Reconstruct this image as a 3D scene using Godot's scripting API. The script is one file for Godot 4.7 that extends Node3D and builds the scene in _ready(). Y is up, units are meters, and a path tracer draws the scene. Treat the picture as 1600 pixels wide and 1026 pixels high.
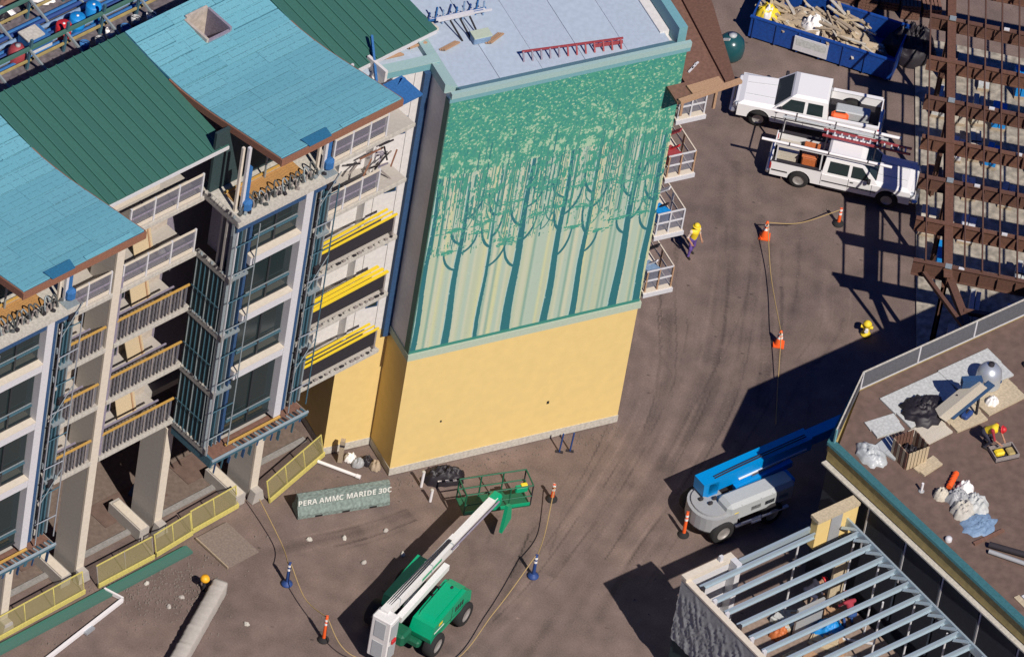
extends Node3D

var mats := {}
var tex := {}
var boxes := {}
var counts := {}
var rng := RandomNumberGenerator.new()

func _ready():
	rng.seed = 20240611
	setup_view()
	make_textures()
	make_materials()
	build_ground()
	build_apartments()
	build_mural_block()
	build_flat_roof_block()
	build_unroofed_block()
	build_steel_frame()
	build_rear_block()
	build_vehicles()
	build_site_objects()
	build_people()

# ------------------------------------------------------------------ view, sky, sun
func setup_view():
	var cam := Camera3D.new()
	cam.name = "camera"
	add_child(cam)
	var phi := deg_to_rad(43.5)
	cam.position = Vector3(0, 350.0 * sin(phi), 350.0 * cos(phi))
	cam.look_at_from_position(cam.position, Vector3.ZERO, Vector3.UP)
	cam.rotate_object_local(Vector3(0, 0, 1), deg_to_rad(10.0))
	cam.fov = rad_to_deg(2.0 * atan(513.0 / 14000.0))
	cam.near = 5.0
	cam.far = 3000.0
	cam.current = true
	var sky := Sky.new()
	var sm := ProceduralSkyMaterial.new()
	sm.sky_top_color = Color(0.13, 0.30, 0.66)
	sm.sky_horizon_color = Color(0.30, 0.47, 0.74)
	sm.sky_curve = 0.12
	sm.ground_bottom_color = Color(0.20, 0.18, 0.17)
	sm.ground_horizon_color = Color(0.34, 0.36, 0.40)
	sm.sun_angle_max = 1.0
	sky.sky_material = sm
	var env := Environment.new()
	env.background_mode = Environment.BG_SKY
	env.sky = sky
	env.background_energy_multiplier = 0.5
	env.tonemap_mode = Environment.TONE_MAPPER_LINEAR
	env.tonemap_exposure = 1.0
	env.sdfgi_enabled = true
	env.ssao_enabled = true
	env.ssil_enabled = true
	var we := WorldEnvironment.new()
	we.name = "environment"
	we.environment = env
	add_child(we)
	var sun := DirectionalLight3D.new()
	sun.name = "sun"
	add_child(sun)
	sun.look_at_from_position(Vector3.ZERO, Vector3(-0.514, -1.0, -0.783), Vector3.UP)
	sun.light_energy = 1.55
	sun.light_color = Color(1.0, 0.965, 0.93)
	sun.light_angular_distance = 0.5
	sun.shadow_enabled = true

# ------------------------------------------------------------------ textures and materials
func noise_img(seed_: int, freq: float, oct: int, size := 512, type := FastNoiseLite.TYPE_SIMPLEX_SMOOTH) -> Image:
	var n := FastNoiseLite.new()
	n.seed = seed_
	n.noise_type = type
	n.frequency = freq
	n.fractal_octaves = oct
	return n.get_seamless_image(size, size)

func ranged(img: Image, lo: float, hi: float) -> ImageTexture:
	img.convert(Image.FORMAT_L8)
	var d := img.get_data()
	for i in d.size():
		d[i] = int(255.0 * (lo + (hi - lo) * d[i] / 255.0))
	var o := Image.create_from_data(img.get_width(), img.get_height(), false, Image.FORMAT_L8, d)
	o.convert(Image.FORMAT_RGB8)
	o.generate_mipmaps()
	return ImageTexture.create_from_image(o)

func make_textures():
	tex.grain = ranged(noise_img(3, 0.06, 4), 0.82, 1.0)
	tex.blotch = ranged(noise_img(5, 0.03, 5), 0.82, 1.0)
	tex.soft = ranged(noise_img(9, 0.04, 5), 0.93, 1.0)
	tex.faint = ranged(noise_img(41, 0.02, 4), 0.965, 1.0)
	tex.strong = ranged(noise_img(15, 0.03, 5), 0.62, 1.0)
	var s := noise_img(21, 0.05, 4)
	s.resize(64, 512)
	s.resize(512, 512)
	tex.wood = ranged(s, 0.75, 1.0)
	var h := noise_img(27, 0.04, 4)
	h.resize(512, 40)
	h.resize(512, 512)
	tex.streak = ranged(h, 0.82, 1.0)
	var pr := noise_img(51, 0.07, 4)
	pr.convert(Image.FORMAT_L8)
	var pd := pr.get_data()
	var pn := noise_img(52, 0.02, 3)
	pn.convert(Image.FORMAT_L8)
	var qd := pn.get_data()
	for y in 512:
		for x in 512:
			var v := 0.88 + 0.12 * pd[y * 512 + x] / 255.0
			var br := qd[y * 512 + x] / 255.0
			# printed courses with broken lines, and short ticks across them
			if y % 57 < 4 and br > 0.42:
				v *= 0.74
			if (x + (y / 57) * 61) % 128 < 3 and br < 0.62:
				v *= 0.85
			pd[y * 512 + x] = int(255.0 * v)
	var po := Image.create_from_data(512, 512, false, Image.FORMAT_L8, pd)
	po.convert(Image.FORMAT_RGB8)
	po.generate_mipmaps()
	tex.print = ImageTexture.create_from_image(po)
	var nm := noise_img(33, 0.03, 4)
	nm.convert(Image.FORMAT_L8)
	nm.bump_map_to_normal_map(3.0)
	nm.generate_mipmaps()
	tex.bump = ImageTexture.create_from_image(nm)

func mk(key: String, c: Color, rough := 0.8, metal := 0.0, t := "", sc := 0.5, bump := 0.0):
	var m := StandardMaterial3D.new()
	m.albedo_color = c.linear_to_srgb()
	m.roughness = rough
	m.metallic = metal
	if t != "":
		m.albedo_texture = tex[t]
		m.uv1_triplanar = true
		m.uv1_scale = Vector3(sc, sc, sc)
	if bump > 0.0:
		m.normal_enabled = true
		m.normal_texture = tex.bump
		m.normal_scale = bump
	mats[key] = m
	return m

func make_materials():
	mk("teal", Color(0.165, 0.46, 0.545), 0.75, 0, "print", 0.36, 0.2)
	mk("teal_b", Color(0.155, 0.44, 0.525), 0.75, 0, "print", 0.40, 0.2)
	mk("teal_c", Color(0.172, 0.468, 0.55), 0.75, 0, "print", 0.34, 0.2)
	mk("teal_edge", Color(0.02, 0.16, 0.30), 0.8, 0, "blotch", 0.6)
	mk("green_metal", Color(0.043, 0.145, 0.112), 0.55, 0.0, "soft", 0.3)
	mk("green_metal_b", Color(0.040, 0.135, 0.108), 0.55, 0.0, "soft", 0.4)
	mk("seam", Color(0.05, 0.17, 0.13), 0.5, 0.0)
	mk("fascia", Color(0.33, 0.15, 0.09), 0.85, 0, "wood", 0.5)
	mk("concrete", Color(0.44, 0.41, 0.37), 0.9, 0, "soft", 0.3, 0.12)
	mk("concrete_dark", Color(0.33, 0.32, 0.30), 0.92, 0, "streak", 0.25, 0.3)
	mk("white_wall", Color(0.70, 0.68, 0.66), 0.85, 0, "soft", 0.2)
	mk("cream", Color(0.68, 0.61, 0.50), 0.85, 0, "soft", 0.25)
	mk("slab_edge", Color(0.60, 0.57, 0.50), 0.85, 0, "blotch", 0.4)
	mk("pale_wall", Color(0.56, 0.49, 0.42), 0.9, 0, "blotch", 0.2)
	mk("lilac", Color(0.30, 0.27, 0.34), 0.8, 0, "blotch", 0.5)
	mk("yellow_wall", Color(0.765, 0.57, 0.225), 0.85, 0, "faint", 0.15)
	mk("yellow_wall_b", Color(0.75, 0.555, 0.215), 0.85, 0, "faint", 0.18)
	mk("roof_grey", Color(0.44, 0.525, 0.615), 0.7, 0, "soft", 0.15)
	mk("roof_grey_b", Color(0.43, 0.51, 0.60), 0.7, 0, "soft", 0.2)
	mk("parapet_teal", Color(0.17, 0.38, 0.42), 0.6, 0, "soft", 0.4)
	mk("parapet_pale", Color(0.34, 0.50, 0.48), 0.6, 0, "soft", 0.4)
	mk("cap_teal", Color(0.055, 0.19, 0.21), 0.6, 0, "blotch", 0.4)
	mk("walkway_grey", Color(0.22, 0.19, 0.20), 0.9, 0, "strong", 0.2)
	mk("pad", Color(0.27, 0.215, 0.18), 0.95, 0, "blotch", 0.5, 0.2)
	mk("ply_floor", Color(0.34, 0.255, 0.20), 0.9, 0, "blotch", 0.3)
	mk("slab_pale", Color(0.52, 0.47, 0.38), 0.9, 0, "strong", 0.15, 0.2)
	mk("ledge", Color(0.46, 0.54, 0.42), 0.8, 0, "soft", 0.4)
	mk("blue_trim", Color(0.028, 0.085, 0.20), 0.8, 0, "blotch", 0.5)
	mk("blue_sheet", Color(0.03, 0.16, 0.42), 0.8, 0, "blotch", 0.6)
	mk("sheathing", Color(0.028, 0.058, 0.062), 0.8, 0, "blotch", 0.5)
	mk("stud_blue", Color(0.06, 0.15, 0.20), 0.55, 0.0, "blotch", 0.8)
	mk("stud_pale", Color(0.34, 0.40, 0.42), 0.5, 0.2, "blotch", 0.8)
	mk("frame_white", Color(0.64, 0.64, 0.66), 0.6, 0, "soft", 0.4)
	mk("frame_dark", Color(0.025, 0.03, 0.035), 0.5)
	mk("glass", Color(0.020, 0.032, 0.034), 0.08, 0.0)
	mk("dark_hole", Color(0.012, 0.012, 0.014), 0.9)
	mk("orange_rail", Color(0.70, 0.42, 0.10), 0.7, 0, "wood", 0.8)
	mk("picket", Color(0.11, 0.10, 0.105), 0.8, 0, "blotch", 0.8)
	mk("picket_pale", Color(0.33, 0.29, 0.27), 0.8, 0, "blotch", 0.8)
	mk("bright_yellow", Color(0.88, 0.65, 0.03), 0.6, 0, "soft", 0.6)
	mk("charcoal", Color(0.028, 0.024, 0.030), 0.85, 0, "blotch", 0.5)
	mk("deck_orange", Color(0.56, 0.30, 0.10), 0.85, 0, "wood", 0.4)
	mk("fence_yellow", Color(0.72, 0.63, 0.18), 0.7, 0, "blotch", 0.7)
	mk("rope", Color(0.38, 0.27, 0.12), 0.9)
	mk("green_strip", Color(0.065, 0.17, 0.135), 0.7, 0, "soft", 0.5)
	mk("dirt", Color(0.20, 0.15, 0.122), 0.95, 0, "blotch", 0.25, 0.3)
	mk("stone", Color(0.30, 0.25, 0.215), 0.95, 0, "strong", 0.9)
	mk("olive_wall", Color(0.46, 0.36, 0.14), 0.85, 0, "blotch", 0.15)
	mk("deck_brown", Color(0.175, 0.115, 0.092), 0.9, 0, "blotch", 0.12, 0.3)
	mk("plywood", Color(0.22, 0.115, 0.08), 0.9, 0, "blotch", 0.3)
	mk("plywood_b", Color(0.19, 0.095, 0.065), 0.9, 0, "wood", 0.3)
	mk("plank", Color(0.55, 0.34, 0.20), 0.85, 0, "wood", 0.7)
	mk("lumber", Color(0.66, 0.53, 0.34), 0.85, 0, "wood", 0.9)
	mk("lumber_b", Color(0.50, 0.40, 0.28), 0.85, 0, "wood", 0.9)
	mk("lumber_c", Color(0.72, 0.66, 0.54), 0.85, 0, "wood", 0.9)
	mk("joist", Color(0.44, 0.54, 0.60), 0.4, 0.35, "soft", 0.8)
	mk("tarp", Color(0.40, 0.42, 0.42), 0.8, 0, "blotch", 0.5)
	mk("membrane", Color(0.020, 0.028, 0.045), 0.7, 0, "blotch", 0.4)
	mk("steel", Color(0.165, 0.078, 0.050), 0.75, 0.0, "blotch", 0.4)
	mk("steel_b", Color(0.135, 0.066, 0.045), 0.75, 0.0, "blotch", 0.5)
	mk("paint_white", Color(0.80, 0.80, 0.80), 0.28, 0, "", 1)
	mats.paint_white.clearcoat_enabled = true
	mats.paint_white.clearcoat = 0.6
	mk("rubber", Color(0.022, 0.021, 0.022), 0.9, 0, "grain", 2.0)
	mk("rim", Color(0.42, 0.40, 0.38), 0.4, 0.5)
	mk("chrome", Color(0.55, 0.55, 0.58), 0.2, 0.9)
	mk("tail_red", Color(0.40, 0.02, 0.02), 0.3)
	mk("lift_green", Color(0.0, 0.36, 0.17), 0.35, 0, "soft", 0.5)
	mk("lift_green_dark", Color(0.008, 0.12, 0.06), 0.5, 0, "soft", 0.5)
	mk("lift_white", Color(0.80, 0.79, 0.76), 0.4, 0, "soft", 0.5)
	mk("lift_grey", Color(0.36, 0.37, 0.38), 0.45, 0, "soft", 0.5)
	mk("lift_pale", Color(0.46, 0.49, 0.50), 0.4, 0, "soft", 0.5)
	mk("lift_blue", Color(0.0, 0.26, 0.66), 0.35, 0, "soft", 0.5)
	mk("dumpster_blue", Color(0.010, 0.070, 0.33), 0.5, 0, "blotch", 0.4)
	mk("cone_orange", Color(0.85, 0.12, 0.02), 0.55)
	mk("reflect_white", Color(0.80, 0.78, 0.75), 0.5)
	mk("post_blue", Color(0.018, 0.055, 0.20), 0.6)
	mk("red", Color(0.55, 0.025, 0.03), 0.5)
	mk("red_dull", Color(0.38, 0.06, 0.07), 0.6, 0, "blotch", 0.8)
	mk("orange_box", Color(0.60, 0.17, 0.05), 0.6, 0, "blotch", 0.8)
	mk("pvc", Color(0.78, 0.76, 0.76), 0.5)
	mk("black_plastic", Color(0.02, 0.016, 0.022), 0.55, 0, "blotch", 0.6)
	mk("tank", Color(0.015, 0.075, 0.085), 0.25)
	mk("blue_bright", Color(0.01, 0.28, 0.72), 0.5, 0, "blotch", 0.5)
	mk("blue_pale", Color(0.22, 0.34, 0.50), 0.6, 0, "blotch", 0.5)
	mk("barrier_green", Color(0.30, 0.38, 0.34), 0.9, 0, "strong", 0.4, 0.3)
	mk("sheet_pale", Color(0.60, 0.62, 0.60), 0.7, 0, "blotch", 0.4)
	mk("sheet_cream", Color(0.60, 0.50, 0.34), 0.8, 0, "blotch", 0.5)
	mk("hose", Color(0.10, 0.11, 0.11), 0.7, 0, "blotch", 0.8)
	mk("galv", Color(0.50, 0.54, 0.58), 0.35, 0.5)
	var fm := mk("mesh_yellow", Color(0.42, 0.37, 0.16), 0.9) as StandardMaterial3D
	fm.transparency = BaseMaterial3D.TRANSPARENCY_ALPHA
	fm.albedo_color.a = 0.22
	var fg := mk("mesh_grey", Color(0.20, 0.20, 0.24), 0.7) as StandardMaterial3D
	fg.transparency = BaseMaterial3D.TRANSPARENCY_ALPHA
	fg.albedo_color.a = 0.45
	mk("screen", Color(0.13, 0.135, 0.15), 0.8, 0, "blotch", 0.5)
	var v := StandardMaterial3D.new()
	v.vertex_color_use_as_albedo = true
	v.roughness = 0.85
	mats["vertex"] = v

# ------------------------------------------------------------------ helpers
func numbered(called: String, parent: Node) -> String:
	var k := str(parent.get_instance_id()) + called
	var n: int = counts.get(k, -1) + 1
	counts[k] = n
	return called if n == 0 else "%s_%03d" % [called, n]

func put(parent: Node, called: String, mesh: Mesh, mat, xf := Transform3D()) -> MeshInstance3D:
	var o := MeshInstance3D.new()
	o.name = numbered(called, parent)
	o.mesh = mesh
	o.material_override = mats[mat] if mat is String else mat
	o.transform = xf
	parent.add_child(o, true)
	return o

func thing(called: String, label: String, category: String, at := Vector3.ZERO, turn := 0.0, group := "") -> Node3D:
	var o := Node3D.new()
	o.name = numbered(called, self)
	add_child(o)
	o.position = at
	o.rotation.y = deg_to_rad(turn)
	tag(o, label, category, group)
	return o

func tag(o: Node, label: String, category: String, group := "", kind := ""):
	if label != "":
		o.set_meta("label", label)
	if category != "":
		o.set_meta("category", category)
	if group != "":
		o.set_meta("group", group)
	if kind != "":
		o.set_meta("kind", kind)

func box_mesh(s: Vector3) -> BoxMesh:
	var k := str(s.snapped(Vector3.ONE * 0.001))
	if not boxes.has(k):
		var b := BoxMesh.new()
		b.size = s
		boxes[k] = b
	return boxes[k]

func bx(p: Node, called: String, x0, x1, y0, y1, z0, z1, mat) -> MeshInstance3D:
	return put(p, called, box_mesh(Vector3(absf(x1 - x0), absf(y1 - y0), absf(z1 - z0))), mat, Transform3D(Basis(), Vector3((x0 + x1) * 0.5, (y0 + y1) * 0.5, (z0 + z1) * 0.5)))

func bc(p: Node, called: String, c: Vector3, s: Vector3, mat, b := Basis()) -> MeshInstance3D:
	return put(p, called, box_mesh(s), mat, Transform3D(b, c))

func along(a: Vector3, b: Vector3, up := Vector3.UP) -> Basis:
	var x := (b - a).normalized()
	var u := up
	if absf(x.dot(u)) > 0.98:
		u = Vector3(0, 0, 1)
	var z := x.cross(u).normalized()
	return Basis(x, z.cross(x), z)

func bar(p: Node, called: String, a: Vector3, b: Vector3, h: float, w: float, mat) -> MeshInstance3D:
	return put(p, called, box_mesh(Vector3(snappedf(a.distance_to(b), 0.001), h, w)), mat, Transform3D(along(a, b), (a + b) * 0.5))

func rod(p: Node, called: String, a: Vector3, b: Vector3, r: float, mat, r2 := -1.0, seg := 10) -> MeshInstance3D:
	var c := CylinderMesh.new()
	c.height = a.distance_to(b)
	c.bottom_radius = r
	c.top_radius = r if r2 < 0 else r2
	c.radial_segments = seg
	c.rings = 1
	var d := (b - a).normalized()
	var u := Vector3(1, 0, 0) if absf(d.x) < 0.9 else Vector3(0, 0, 1)
	var z := u.cross(d).normalized()
	return put(p, called, c, mat, Transform3D(Basis(d.cross(z), d, z), (a + b) * 0.5))

func tri(st: SurfaceTool, a: Vector3, b: Vector3, c: Vector3, n: Vector3):
	st.set_normal(n)
	if (b - a).cross(c - a).dot(n) > 0:
		var t := b
		b = c
		c = t
	st.add_vertex(a)
	st.add_vertex(b)
	st.add_vertex(c)

func quad(st: SurfaceTool, a: Vector3, b: Vector3, c: Vector3, d: Vector3, n := Vector3.ZERO):
	if n == Vector3.ZERO:
		n = -(b - a).cross(c - a).normalized()
	tri(st, a, b, c, n)
	tri(st, a, c, d, n)

# slab with four top corners, th thick below
func slab(p: Node, called: String, a: Vector3, b: Vector3, c: Vector3, d: Vector3, th: float, mat) -> MeshInstance3D:
	return put(p, called, slab_mesh(a, b, c, d, th), mat)

func slab_mesh(a: Vector3, b: Vector3, c: Vector3, d: Vector3, th: float) -> ArrayMesh:
	var st := SurfaceTool.new()
	st.begin(Mesh.PRIMITIVE_TRIANGLES)
	var n := (b - a).cross(c - a).normalized()
	if n.y < 0:
		n = -n
	var o := -n * th
	var ct := (a + b + c + d) * 0.25
	quad(st, a, b, c, d, n)
	quad(st, a + o, b + o, c + o, d + o, -n)
	for e in [[a, b], [b, c], [c, d], [d, a]]:
		var q: Vector3 = e[0]
		var r: Vector3 = e[1]
		var sn := (r - q).cross(n).normalized()
		if sn.dot((q + r) * 0.5 - ct) < 0:
			sn = -sn
		quad(st, q, r, r + o, q + o, sn)
	return st.commit()

# polygon in one plane (2D points), pushed out along the third axis; plane "xy" -> z0..z1, "xz" -> y0..y1, "zy" -> x0..x1
func prism_mesh(poly: PackedVector2Array, plane: String, k0: float, k1: float) -> ArrayMesh:
	var st := SurfaceTool.new()
	st.begin(Mesh.PRIMITIVE_TRIANGLES)
	var f := func(v: Vector2, k: float) -> Vector3:
		if plane == "xy":
			return Vector3(v.x, v.y, k)
		if plane == "xz":
			return Vector3(v.x, k, v.y)
		return Vector3(k, v.y, v.x)
	var ax: Vector3 = f.call(Vector2.ZERO, 1.0)
	var idx := Geometry2D.triangulate_polygon(poly)
	for i in range(0, idx.size(), 3):
		tri(st, f.call(poly[idx[i]], k1), f.call(poly[idx[i + 1]], k1), f.call(poly[idx[i + 2]], k1), ax)
		tri(st, f.call(poly[idx[i]], k0), f.call(poly[idx[i + 1]], k0), f.call(poly[idx[i + 2]], k0), -ax)
	var area := 0.0
	for i in poly.size():
		area += poly[i].cross(poly[(i + 1) % poly.size()])
	for i in poly.size():
		var a := poly[i]
		var b := poly[(i + 1) % poly.size()]
		var e := b - a
		var n2 := Vector2(e.y, -e.x).normalized() * (1.0 if area > 0 else -1.0)
		var n: Vector3 = f.call(n2, 0.0)
		quad(st, f.call(a, k0), f.call(b, k0), f.call(b, k1), f.call(a, k1), n)
	return st.commit()

func pv(a: Array) -> PackedVector2Array:
	var o := PackedVector2Array()
	for i in range(0, a.size(), 2):
		o.append(Vector2(a[i], a[i + 1]))
	return o

# round tube through points
func tube_mesh(pts: Array, r: float, seg := 6) -> ArrayMesh:
	var st := SurfaceTool.new()
	st.begin(Mesh.PRIMITIVE_TRIANGLES)
	var rings := []
	for i in pts.size():
		var d: Vector3 = (pts[min(i + 1, pts.size() - 1)] - pts[max(i - 1, 0)]).normalized()
		var u := Vector3.UP if absf(d.y) < 0.95 else Vector3(1, 0, 0)
		var s := d.cross(u).normalized()
		var t := s.cross(d)
		var ring := []
		for k in seg:
			var an := TAU * k / seg
			ring.append([pts[i] + (s * cos(an) + t * sin(an)) * r, s * cos(an) + t * sin(an)])
		rings.append(ring)
	for i in pts.size() - 1:
		for k in seg:
			var a = rings[i][k]
			var b = rings[i][(k + 1) % seg]
			var c = rings[i + 1][(k + 1) % seg]
			var e = rings[i + 1][k]
			for v in [a, b, c, a, c, e]:
				st.set_normal(v[1])
				st.add_vertex(v[0])
	return st.commit()

func curve(pts: Array, n := 8) -> Array:
	var o := []
	for i in pts.size() - 1:
		var p0: Vector3 = pts[max(i - 1, 0)]
		var p3: Vector3 = pts[min(i + 2, pts.size() - 1)]
		for k in n:
			o.append(pts[i].cubic_interpolate(pts[i + 1], p0, p3, float(k) / n))
	o.append(pts[-1])
	return o

# lathe about y: list of [radius, height]
func lathe_mesh(prof: Array, seg := 16) -> ArrayMesh:
	var st := SurfaceTool.new()
	st.begin(Mesh.PRIMITIVE_TRIANGLES)
	st.set_smooth_group(0)
	for i in prof.size() - 1:
		for k in seg:
			var a0 := TAU * k / seg
			var a1 := TAU * (k + 1) / seg
			var p := Vector3(cos(a0) * prof[i][0], prof[i][1], sin(a0) * prof[i][0])
			var q := Vector3(cos(a1) * prof[i][0], prof[i][1], sin(a1) * prof[i][0])
			var r := Vector3(cos(a1) * prof[i + 1][0], prof[i + 1][1], sin(a1) * prof[i + 1][0])
			var s := Vector3(cos(a0) * prof[i + 1][0], prof[i + 1][1], sin(a0) * prof[i + 1][0])
			for v in [p, r, q, p, s, r]:
				st.add_vertex(v)
	st.index()
	st.generate_normals()
	return st.commit()

# rounded box: superellipse-like bevel, made of a bevelled 26-face hull
func bevel_mesh(s: Vector3, e: float) -> ArrayMesh:
	var st := SurfaceTool.new()
	st.begin(Mesh.PRIMITIVE_TRIANGLES)
	var h := s * 0.5
	var i := h - Vector3(e, e, e)
	for ax in 3:
		var u := (ax + 1) % 3
		var v := (ax + 2) % 3
		for sg in [-1.0, 1.0]:
			var q := []
			for c in [[-1, -1], [1, -1], [1, 1], [-1, 1]]:
				var p := Vector3.ZERO
				p[ax] = h[ax] * sg
				p[u] = i[u] * c[0]
				p[v] = i[v] * c[1]
				q.append(p)
			var n := Vector3.ZERO
			n[ax] = sg
			quad(st, q[0], q[1], q[2], q[3], n)
		for a in [-1.0, 1.0]:
			for b in [-1.0, 1.0]:
				var n2 := Vector3.ZERO
				n2[u] = a
				n2[v] = b
				var q2 := []
				for c2 in [-1.0, 1.0]:
					var p1 := Vector3.ZERO
					p1[ax] = i[ax] * c2
					p1[u] = h[u] * a
					p1[v] = i[v] * b
					var p2 := p1
					p2[u] = i[u] * a
					p2[v] = h[v] * b
					q2.append([p1, p2])
				quad(st, q2[0][0], q2[0][1], q2[1][1], q2[1][0], n2.normalized())
	for a in [-1.0, 1.0]:
		for b in [-1.0, 1.0]:
			for c in [-1.0, 1.0]:
				tri(st, Vector3(h.x * a, i.y * b, i.z * c), Vector3(i.x * a, h.y * b, i.z * c), Vector3(i.x * a, i.y * b, h.z * c), Vector3(a, b, c).normalized())
	return st.commit()

func rb(p: Node, called: String, c: Vector3, s: Vector3, e: float, mat, b := Basis()) -> MeshInstance3D:
	return put(p, called, bevel_mesh(s, e), mat, Transform3D(b, c))

# ------------------------------------------------------------------ ground
func build_ground():
	var S := 1024
	var W := 64.0
	var n1 := noise_img(101, 0.006, 5, S)
	n1.convert(Image.FORMAT_L8)
	var n2 := noise_img(102, 0.05, 4, S)
	n2.convert(Image.FORMAT_L8)
	var n3 := noise_img(103, 0.018, 4, S)
	n3.convert(Image.FORMAT_L8)
	var d1 := n1.get_data()
	var d2 := n2.get_data()
	var d3 := n3.get_data()
	var f := PackedFloat32Array()
	f.resize(S * S)
	for i in S * S:
		f[i] = 0.86 + 0.14 * (d1[i] / 255.0) + 0.20 * (d2[i] / 255.0 - 0.5) + 0.10 * (d3[i] / 255.0 - 0.5)
	# tyre tracks pressed into the dirt, world x,z
	var tracks := [
		[4.5, -9.1, 4.8, -6.2, 5.4, 1.8, 4.4, 7.1, 2.4, 13.3, -0.2, 18.4],
		[7.7, -11.9, 8.2, -6.3, 8.4, -1.9, 8.2, 1.1, 7.2, 5.7, 5.3, 10.8, 3.6, 17.5],
		[9.5, -7.4, 9.9, -3.0, 10.2, 2.0],
		[6.5, -9.7, 6.9, -4.1, 7.0, 1.4, 5.7, 7.5, 3.6, 13.0, 1.7, 17.9],
		[5.9, -2.7, 6.3, 1.6, 5.2, 6.9, 3.1, 13.1],
		[10.5, -9.6, 10.8, -4.0, 9.8, 1.4, 8.1, 6.9, 5.7, 14.2],
		[11.8, -6.5, 12.0, -3.5, 11.3, -1.2],
		[-7.6, 14.4, -4.4, 12.5, -2.6, 11.0],
		[0.7, 17.8, 1.5, 14.5, 2.1, 11.2, 2.3, 8.4],
		[5.1, -9.0, 5.3, -4.0, 5.8, 1.5, 4.9, 7.3, 2.9, 13.6, 0.4, 18.6],
		[7.2, -11.0, 7.6, -5.0, 7.7, 0.5, 6.5, 6.5, 4.5, 12.0, 2.6, 17.8],
		[9.0, -9.0, 9.2, -3.0, 8.9, 2.0, 7.6, 7.0, 6.2, 11.0, 4.8, 16.0]]
	var rr := RandomNumberGenerator.new()
	rr.seed = 77
	var tn := FastNoiseLite.new()
	tn.seed = 5
	tn.frequency = 0.25
	var runs := []
	for ti in tracks.size():
		var t: Array = tracks[ti]
		var pts := []
		for k in range(0, t.size(), 2):
			pts.append(Vector3(t[k], 0, t[k + 1]))
		pts = curve(pts, 60)
		runs.append([pts, 0.0, 0, pts.size() - 1, 4, 0.30 if ti % 3 else -0.18])
		# narrow scrapes that follow the same way
		for k in 9:
			var s0 := rr.randi_range(0, int(pts.size() * 0.7))
			var s1 := mini(pts.size() - 1, s0 + rr.randi_range(30, 130))
			runs.append([pts, rr.randfn(0.0, 0.75), s0, s1, rr.randi_range(0, 1), rr.randf_range(-0.25, 0.55)])
	for ri in runs.size():
		var run: Array = runs[ri]
		var pts: Array = run[0]
		var hw: int = run[4]
		for i in range(run[2], run[3]):
			var nrm: Vector3 = (pts[i + 1] - pts[i]).cross(Vector3.UP).normalized()
			var a: Vector3 = pts[i] + nrm * run[1]
			var b: Vector3 = pts[i + 1] + nrm * run[1]
			var steps := maxi(1, int(ceil(a.distance_to(b) / 0.05)))
			for s in steps:
				var q := a.lerp(b, float(s) / steps)
				var fade := clampf(tn.get_noise_2d(q.x * 1.5 + ri * 40.0, q.z * 0.5) * 1.2 + 0.6, 0.1, 1.0)
				for w in range(-hw, hw + 1):
					var edge := 1.0 - absf(w) / (hw + 1.0)
					var r := q + nrm * (w * 0.06)
					var ix := int((r.x / W + 0.5) * S)
					var iy := int((r.z / W + 0.5) * S)
					if ix >= 0 and iy >= 0 and ix < S and iy < S:
						f[iy * S + ix] *= 1.0 - run[5] * fade * edge * 0.30
	# strewn dark clods and pale chips
	for k in 350:
		var ix := rr.randi_range(2, S - 3)
		var iy := rr.randi_range(2, S - 3)
		var v := rr.randf_range(0.45, 0.8) if k % 3 else rr.randf_range(1.1, 1.4)
		f[iy * S + ix] *= v
		f[iy * S + ix + 1] *= lerpf(1.0, v, 0.6)
	var buf := PackedByteArray()
	buf.resize(S * S * 3)
	for i in S * S:
		var v := f[i]
		var warm := d3[i] / 255.0 - 0.5
		# sRGB bytes of a brown-grey dirt
		buf[i * 3] = clampi(int(133.0 * v + 3.0 * warm), 0, 255)
		buf[i * 3 + 1] = clampi(int(115.0 * v + 2.0 * warm), 0, 255)
		buf[i * 3 + 2] = clampi(int(107.0 * v - 1.0 * warm), 0, 255)
	var img := Image.create_from_data(S, S, false, Image.FORMAT_RGB8, buf)
	img.generate_mipmaps()
	var gm := StandardMaterial3D.new()
	gm.albedo_texture = ImageTexture.create_from_image(img)
	gm.roughness = 0.95
	gm.normal_enabled = true
	gm.normal_texture = tex.bump
	gm.normal_scale = 0.0
	gm.detail_enabled = true
	gm.detail_albedo = tex.grain
	gm.detail_blend_mode = BaseMaterial3D.BLEND_MODE_MUL
	gm.detail_uv_layer = BaseMaterial3D.DETAIL_UV_2
	gm.uv2_scale = Vector3(24, 24, 24)
	mats["ground"] = gm
	# gently uneven sheet near, one flat ring beyond, all one mesh
	var st := SurfaceTool.new()
	st.begin(Mesh.PRIMITIVE_TRIANGLES)
	var gn := FastNoiseLite.new()
	gn.seed = 8
	gn.frequency = 0.35
	gn.fractal_octaves = 3
	var xs := []
	for k in range(-80, 81):
		xs.append(k * 0.4)
	xs = [-1500.0, -200.0] + xs + [200.0, 1500.0]
	var N := xs.size()
	for j in N:
		for i in N:
			var x: float = xs[i]
			var z: float = xs[j]
			var y := 0.0
			if absf(x) < 31.0 and absf(z) < 31.0:
				y = -0.03 + 0.03 * gn.get_noise_2d(x, z)
			st.set_uv(Vector2(x / W + 0.5, z / W + 0.5))
			st.set_uv2(Vector2(x / W + 0.5, z / W + 0.5))
			st.add_vertex(Vector3(x, minf(y, -0.004), z))
	for j in N - 1:
		for i in N - 1:
			var a := j * N + i
			for v in [a, a + 1, a + N + 1, a, a + N + 1, a + N]:
				st.add_index(v)
	st.generate_normals()
	var g := put(self, "ground", st.commit(), "ground")
	tag(g, "brown packed dirt ground of the building site with tyre tracks", "ground", "", "structure")

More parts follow.
